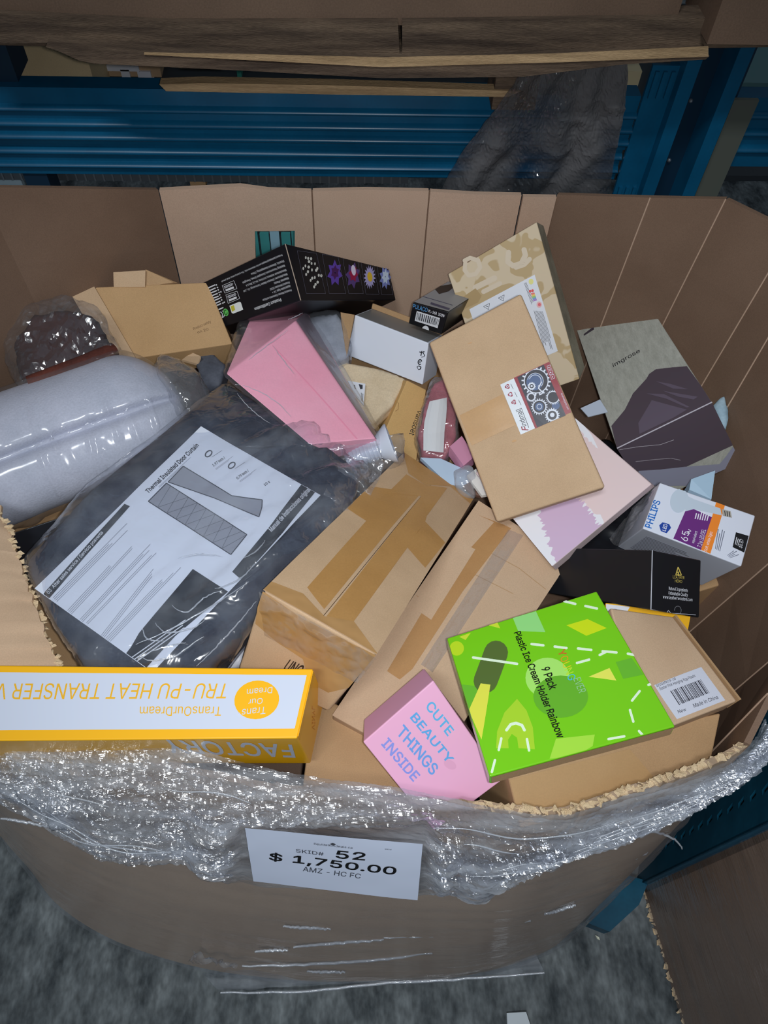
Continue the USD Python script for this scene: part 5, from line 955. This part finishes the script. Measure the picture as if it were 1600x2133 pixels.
# ================================================================== pallet racking behind
BLUE = mottled('rack_blue', S(4, 74, 108), S(12, 92, 130), scale=5, fine=200, fineamt=.05, rough=.32, spec=.5)
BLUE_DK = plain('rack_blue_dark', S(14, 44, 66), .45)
def xprof(prof, x0, x1):   # a (y, z) profile drawn along x
    m = trimesh.creation.extrude_polygon(sg.Polygon(prof), x1-x0, engine='earcut'); v = np.array(m.vertices)
    m = trimesh.Trimesh(np.stack([v[:, 2]+x0, v[:, 0], v[:, 1]], 1), m.faces); m.fix_normals(); return m
def beamprof(y, z0, z1, ribs=((.20, .30), (.44, .54), (.68, .78))):
    P = [(y+.045, z0), (y, z0)]
    for a_, b_ in ribs:
        h = z1-z0; w = (b_-a_)*h
        for s in np.linspace(0, 1, 9): P.append((y-.012*math.sin(math.pi*s)**.8, z0+(a_+(b_-a_)*s)*h))
    P += [(y, z1), (y+.045, z1)]; return P
Zb = lambda px, Y: aty(px[0], px[1], Y)[2]
BYF = 1.64
zt, zm, zl = Zb((500, 188), BYF), Zb((500, 303), BYF), Zb((500, 372), BYF)
XR = aty(1318, 260, BYF)[0]
t = Thing('rack_beam', 'blue ribbed steel rack beam behind the bulk bin', 'rack beam', (-.4, BYF, zl))
t.add('beam_face', xprof(beamprof(BYF, zm, zt, ((.06, .22), (.30, .46), (.58, .72))), -1.6, XR), BLUE, smooth=35)
t.add('lower_lip', xprof(beamprof(BYF+.012, zl, zm-.002, ((.2, .42), (.6, .85))), -1.6, XR), BLUE, smooth=35)
t.add('end_plate', cat([box((XR, BYF-.012, zl-.06), (XR+.072, BYF-.004, zt+.07))]+[box((XR+.008+i*.017, BYF-.019, zt+.004), (XR+.016+i*.017, BYF-.012, zt+.06)) for i in range(4)]+[box((XR+.008+i*.017, BYF-.019, zl-.05), (XR+.016+i*.017, BYF-.012, zl-.002)) for i in range(4)]), BLUE)
t = Thing('wire_deck', 'grey galvanised wire deck edge under the blue beam', 'wire deck', (-.4, 1.78, .9))
t.add('edge_bar', box((-1.5, 1.74, zl-.075), (.15, 1.76, zl-.03)), plain('galvanised', S(120, 128, 136), .35, .5, .6))
t.add('deck_panel', box((-1.5, 1.765, zl-.075), (1.6, 2.7, zl-.06)), plain('deck_steel', S(60, 66, 72), .5, .5, .4))
ZD = zl-.06
t.add('wires', cat([box((x, 1.738, zl-.075), (x+.004, 1.742, zl-.035)) for x in np.arange(-1.5, .15, .022)]), plain('galvanised_wire', S(160, 168, 176), .3, .5, .7))
up1 = lambda px: aty(px[0], px[1], 1.60)[:2]
x1, x2 = aty(1372, 380, 1.60)[0], aty(1432, 380, 1.60)[0]
t = Thing('rack_upright', 'blue steel rack upright at the right end of the beam behind the bin', 'rack upright', (x2, 1.6, 0))
wd = .030
t.add('flange', box((x1-wd, 1.60, 0), (x1, 1.685, 2.4)), BLUE); t.add('flange', box((x2, 1.60, 0), (x2+wd, 1.685, 2.4)), BLUE)
t.add('web', cat([box((x1-.001, 1.668, 0), (x2+.001, 1.685, 2.4)), box((x2+wd, 1.65, 0), (x2+wd+.03, 1.685, 2.4))]), BLUE_DK, label='recessed web, shade put into its darker blue')  # darker blue paints the shade inside the channel
ZN = plain('zinc', S(170, 176, 184), .3, .5, .8)
for z in (1.02, 1.16): t.add('bolt', trimesh.creation.icosphere(1, .005).apply_translation((lerp(x1, x2, .5), 1.662, z)), ZN)
X3 = aty(1492, 300, BYF)[0]
t = Thing('rack_beam', 'blue rack beam right of the upright, in the next bay', 'rack beam', (1.2, BYF, zl))
t.add('beam_face', xprof(beamprof(BYF+.02, zm-.05, zt-.01, ((.2, .34), (.45, .58), (.70, .82))), X3, 2.2), BLUE, smooth=35)
t.add('end_plate', box((X3-.005, BYF-.01, zl-.1), (X3+.05, BYF, zt)), plain('dull_strap', S(88, 92, 84), .6))
X0 = aty(14, 150, 1.62)[0]
t = Thing('rack_upright', 'dark blue rack upright at the left edge, mostly hidden', 'rack upright', (X0, 1.62, 0))
t.add('flange', box((X0-.08, 1.66, zt), (X0, 1.75, 2.4)), BLUE_DK); t.add('bracket', box((aty(52, 350, 1.66)[0]-.01, 1.66, .6), (aty(92, 350, 1.66)[0], 1.72, zm-.01)), BLUE_DK)

# ---- loaded pallet on the beam
WOOD = mottled('weathered_wood', S(66, 54, 46), S(112, 94, 78), scale=7, fine=120, fineamt=.2, rough=.9, spec=.2, bump=.6, stretch=(.7, 6, 9))
WOOD_LT = mottled('pale_wood', S(150, 124, 92), S(190, 160, 122), scale=9, fine=150, fineamt=.15, rough=.85, spec=.2, bump=.5, stretch=(.6, 6, 8))
def plank(px, Y, depth):
    g = sg.Polygon([tuple(aty(*p, Y)[[0, 2]]) for p in px]).buffer(0); m = trimesh.creation.extrude_polygon(g, depth, engine='earcut'); v = np.array(m.vertices)
    m = trimesh.Trimesh(np.stack([v[:, 0], Y+v[:, 2], v[:, 1]], 1), m.faces); m.fix_normals(); return m
t = Thing('wooden_pallet', 'weathered wooden pallet resting on the rack beam above the bin', 'pallet', (0, 1.5, zt))
t.add('bottom_board', plank([(332, 176), (420, 173), (700, 178), (1086, 190), (1058, 202), (700, 197), (346, 190)], 1.565, .025), WOOD_LT)
t.add('lead_board', plank([(95, 98), (300, 113), (520, 128), (800, 139), (1000, 136), (1160, 129), (1478, 117), (1470, 124), (1300, 134), (1090, 160), (800, 163), (500, 147), (310, 138), (200, 133), (165, 126), (120, 106)], 1.44, .10), WOOD)
t.add('worn_or_lit_edge', plank([(300, 111), (500, 114), (800, 121), (1160, 113), (1476, 98), (1476, 118), (1160, 130), (800, 140), (300, 114)], 1.4365, .0034), WOOD_LT, label='pale strip painting the lit top of the lead board')  # pale strip paints the lit top surface onto the board
t.add('stringer_board', plank([(-120, 22), (350, 47), (829, 46), (833, 120), (800, 124), (520, 114), (300, 100), (95, 90), (-120, 92)], 1.485, .05), WOOD)
t.add('stringer_board', plank([(838, 46), (1250, 40), (1760, 34), (1760, 96), (1476, 100), (1160, 116), (838, 124)], 1.485, .05), WOOD)
t.add('block', box((.30, 1.57, zt+.005), (.39, 1.66, zt+.13)), WOOD)
[t.add('deck_board', box((-1.0, 1.54+i*.16, zt+.13), (.6, 1.64+i*.16, zt+.15)), WOOD) for i in range(5)]
KRAFT_DIM = mottled('dimmed_kraft', S(100, 80, 66), S(114, 92, 76), scale=4, fine=300, fineamt=.1)  # overhead bins: corner darkening put into the board colour
zc_ = aty(800, 47, 1.50)[2]; xl = aty(-150, 30, 1.5)[0]
single('stacked_bin', box((xl-.2, 1.50, zc_-.004), (.6, 2.4, zc_+.9)), KRAFT_DIM, 'brown bulk carton on the pallet overhead', 'bulk bin'); single('stacked_bin', box((aty(1484, 60, 1.44)[0], 1.44, aty(1540, 93, 1.44)[2]), (1.7, 1.597, zc_+.9)), KRAFT_DIM, 'brown bulk carton at the top right corner, beside the overhead pallet load', 'bulk bin')
def rear(name, label, catg, px, Y, mat, d=.3):
    a_, b_ = aty(*px[0], Y), aty(*px[1], Y); return single(name, box((a_[0], Y, min(b_[2], ZD)), (b_[0], Y+d, a_[2])), mat, label, catg)
a_ = aty(10, 60, 2.05); b_ = aty(204, 200, 2.05)
t = Thing('kraft_carton', 'tan carton behind the pallet at the far left', 'box', (a_[0], 2.05, b_[2])); t.add('carton', box((a_[0]-.05, 2.05, ZD), (b_[0], 2.35, a_[2])), mottled('lightened_kraft', S(232, 202, 156), S(240, 212, 168), scale=6, fine=300, fineamt=.05)); t.add('edge_strip', box((a_[0]-.055, 2.04, ZD), (a_[0]-.03, 2.05, a_[2])), KRAFT_DK)  # rear carton boards and labels lightened in place of missing aisle light
a_ = aty(212, 125, 2.2); b_ = aty(345, 200, 2.2)
t = Thing('labelled_carton', 'carton with white shipping labels seen through the pallet', 'box', (a_[0], 2.2, b_[2])); t.add('carton', box((a_[0], 2.2, ZD), (b_[0], 2.5, a_[2])), KRAFT)
for (u0, v0, u1, v1) in ((215, 132, 290, 150), (250, 146, 276, 180), (225, 172, 262, 190), (285, 150, 320, 184), (300, 164, 326, 190)):
    p0, p1 = aty(u0, v0, 2.19), aty(u1, v1, 2.19); t.add('sticker', box((p0[0], 2.192, p1[2]), (p1[0], 2.199, p0[2])), ink(S(236, 238, 248), .5))
rear('cream_carton', 'cream box seen through the pallet opening', 'box', ((370, 128), (468, 186)), 2.25, plain('cream_board', S(240, 230, 206), .6))
rear('green_tote', 'small teal green crate corner seen through the pallet opening', 'crate', ((492, 140), (507, 186)), 2.2, plain('teal_plastic', S(60, 140, 126), .4))
rear('white_carton', 'pale blue-white carton at the left edge below the beam', 'box', ((-60, 356), (54, 402)), 1.95, plain('blueish_white', S(196, 220, 232), .6))
rear('brown_block', 'small brown block below the beam', 'block', ((394, 372), (430, 392)), 1.8, KRAFT_DK, .05)
rear('cream_post', 'narrow cream carton edge beside the hanging grey film', 'box', ((1296, 148), (1318, 215)), 2.0, plain('cream_edge', S(226, 210, 170), .6), .2)
rear('teal_crate', 'teal plastic crate behind the right rack beam', 'crate', ((1540, 172), (1640, 230)), 2.1, plain('teal_crate_plastic', S(96, 136, 140), .4))
# teal things seen through the hand hole
a_, b_ = aty(515, 470, 1.72), aty(630, 575, 1.72)
t = Thing('teal_bars', 'teal and pale blue bars standing behind the bin, seen through the hand hole', 'rack bars', ((a_[0]+b_[0])/2, 1.72, 0))
TE = plain('teal_glass', S(70, 150, 150), .15, .6)
for i in range(5):
    x = lerp(a_[0]+.01, b_[0]-.01, i/4); t.add('bar', box((x-.012, 1.73+.01*(i % 2), 0), (x+.012, 1.75, a_[2]-.01-.03*(i % 2))), TE if i != 2 else plain('pale_blue_label', S(150, 190, 208), .4))
t.add('cross_bar', box((a_[0]-.02, 1.722, b_[2]+.02), (b_[0]+.02, 1.728, b_[2]+.032)), TE)
# ---- grey film hanging from the pallet
lf = spline([aty(*p, Y) for p, Y in (((1085, 140), 1.545), ((1050, 205), 1.545), ((1000, 262), 1.55), ((955, 330), 1.555), ((922, 396), 1.56), ((900, 450), 1.56))], 70); rf = spline([aty(*p, Y) for p, Y in (((1306, 130), 1.545), ((1300, 215), 1.545), ((1288, 280), 1.55), ((1278, 335), 1.555), ((1264, 408), 1.56), ((1256, 455), 1.56))], 70)
hf = np.array([[lerp(lf[i], rf[i], s)+np.array([0, 1, 0])*(.008*math.sin(s*17+i*.05)*(.3+i/70)+.004*math.sin(s*31+2*math.sin(i*.13))) for s in np.linspace(0, 1, 90)] for i in range(70)]); 
single('hanging_film', facets(hf, .008, 13, .0005, 6), DARK_FILM, 'dark grey plastic film hanging down from the pallet behind the bin', 'plastic sheet')

# ================================================================== right of the bin: perforated post, second bin, scraps
pA, pB = np.array([.775, .46, 0]), at(1328, 1846, 0); dx = (pB-pA)[:2]; W_ = np.linalg.norm(dx); dx = dx/W_; dn = np.array([dx[1], -dx[0]]); dn = -dn if dn[0] > 0 else dn
TEAL = mottled('post_blue', S(10, 62, 84), S(22, 82, 106), scale=9, fine=160, fineamt=.08, rough=.4)
pl = Thing('rack_upright', 'dark teal perforated rack post between the bulk bin and the wrapped bin on the right', 'rack upright', pA)
def pxyz(u, w, z): return np.array([pA[0]+dx[0]*u+dn[0]*w, pA[1]+dx[1]*u+dn[1]*w, z])
fr = sg.box(0, .0, W_, 1.5); slots = [sa.rotate(sg.box(x-.006, z-.012, x+.006, z+.012), 20) for z in np.arange(.2, 1.45, .05) for x in (W_*.33, W_*.72)]
fr = fr.difference(unary_union(slots)); m = trimesh.creation.extrude_polygon(fr, .004, engine='earcut'); v = np.array(m.vertices)
pl.add('front_face', (np.array([pxyz(a_, c_, b_) for a_, b_, c_ in v]), m.faces), TEAL, label='perforated front face')
pl.add('backing', cat([hull([pxyz(a_, c_, b_) for a_ in (.002, W_-.002) for b_ in (.01, 1.5) for c_ in (-.012, -.016)])]), plain('post_dark', S(10, 30, 40), .6))
pl.add('return_flange', hull([pxyz(a_, c_, b_) for a_ in (W_-.004, W_) for b_ in (0, 1.5) for c_ in (-.07, .004)]), TEAL); pl.add('return_flange', hull([pxyz(a_, c_, b_) for a_ in (0, .004) for b_ in (0, 1.5) for c_ in (-.07, .004)]), TEAL)
pl.add('foot_plate', hull([np.r_[at(*p, 0)[:2], z] for p in ((1208, 1925), (1258, 1945), (1318, 1890), (1338, 1842), (1288, 1828)) for z in (.0, .05)]), TEAL)
b0, b1 = at(1338, 1850, 0)[:2], at(1422, 2133, 0)[:2]; bd = (b1-b0)/np.linalg.norm(b1-b0)
b1 = b0+bd*1.0; bn = np.array([-bd[1], bd[0]]); bn = bn if bn[0] > 0 else -bn
plan = [b0, b0+bd*.62, b0+bd*.85+bn*.18, b0+bd*.85+bn*.75, b0+bn*.75]
t = Thing('wrapped_bin', 'brown bulk carton wrapped in stretch film, lower right beside the perforated post', 'bulk bin', (*b0, 0))
DKB = mottled('wrapped_bin_board', S(128, 102, 82), S(142, 114, 92), scale=4, fine=300, fineamt=.08)  # the wrapped bin's own dark brown board
for i in range(5):
    a_, b_ = plan[i], plan[(i+1) % 5]; n = np.array([(b_-a_)[1], -(b_-a_)[0]]); n /= np.linalg.norm(n); c_ = np.mean(plan, 0)
    if n@(c_-a_) < 0: n = -n
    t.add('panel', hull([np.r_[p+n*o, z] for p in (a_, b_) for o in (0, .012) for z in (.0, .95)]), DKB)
    if i < 2:
        P = np.array([[np.r_[lerp(a_, b_, s)-n*(.006+.006*meshkit.noise(np.array([s*4+i, z*30, 0]))), z] for z in np.linspace(.03, .93, 50)] for s in np.linspace(0, 1, 30)])
        t.add('film', grid(P), film(f'side_wrap_{i}', haze=.03, shine=.04, gain=1.4, rough=.15, scale=26, stretch=(.3, .3, 3), bump=.8), smooth=True)
t.add('bottom_edge', torn([np.r_[b0, .012], np.r_[lerp(b0, plan[1], 1), .012]], 60, .008, 5), TORN)
chip('floor_scrap', 'white paper scrap on the floor at the bottom edge of the picture', 'scrap', ((1056, 2110, .012), (1096, 2108, .016), (1110, 2150, .012), (1058, 2150, .012)), plain('scrap_paper', S(200, 208, 214), .7), .008)
chip('floor_chip', 'tiny pale chip on the floor near the perforated post', 'chip', ((1241, 1948, .006), (1248, 1952, .006), (1250, 1958, .006), (1245, 1956, .006)), plain('chip_pale', S(210, 210, 190), .7), .005)
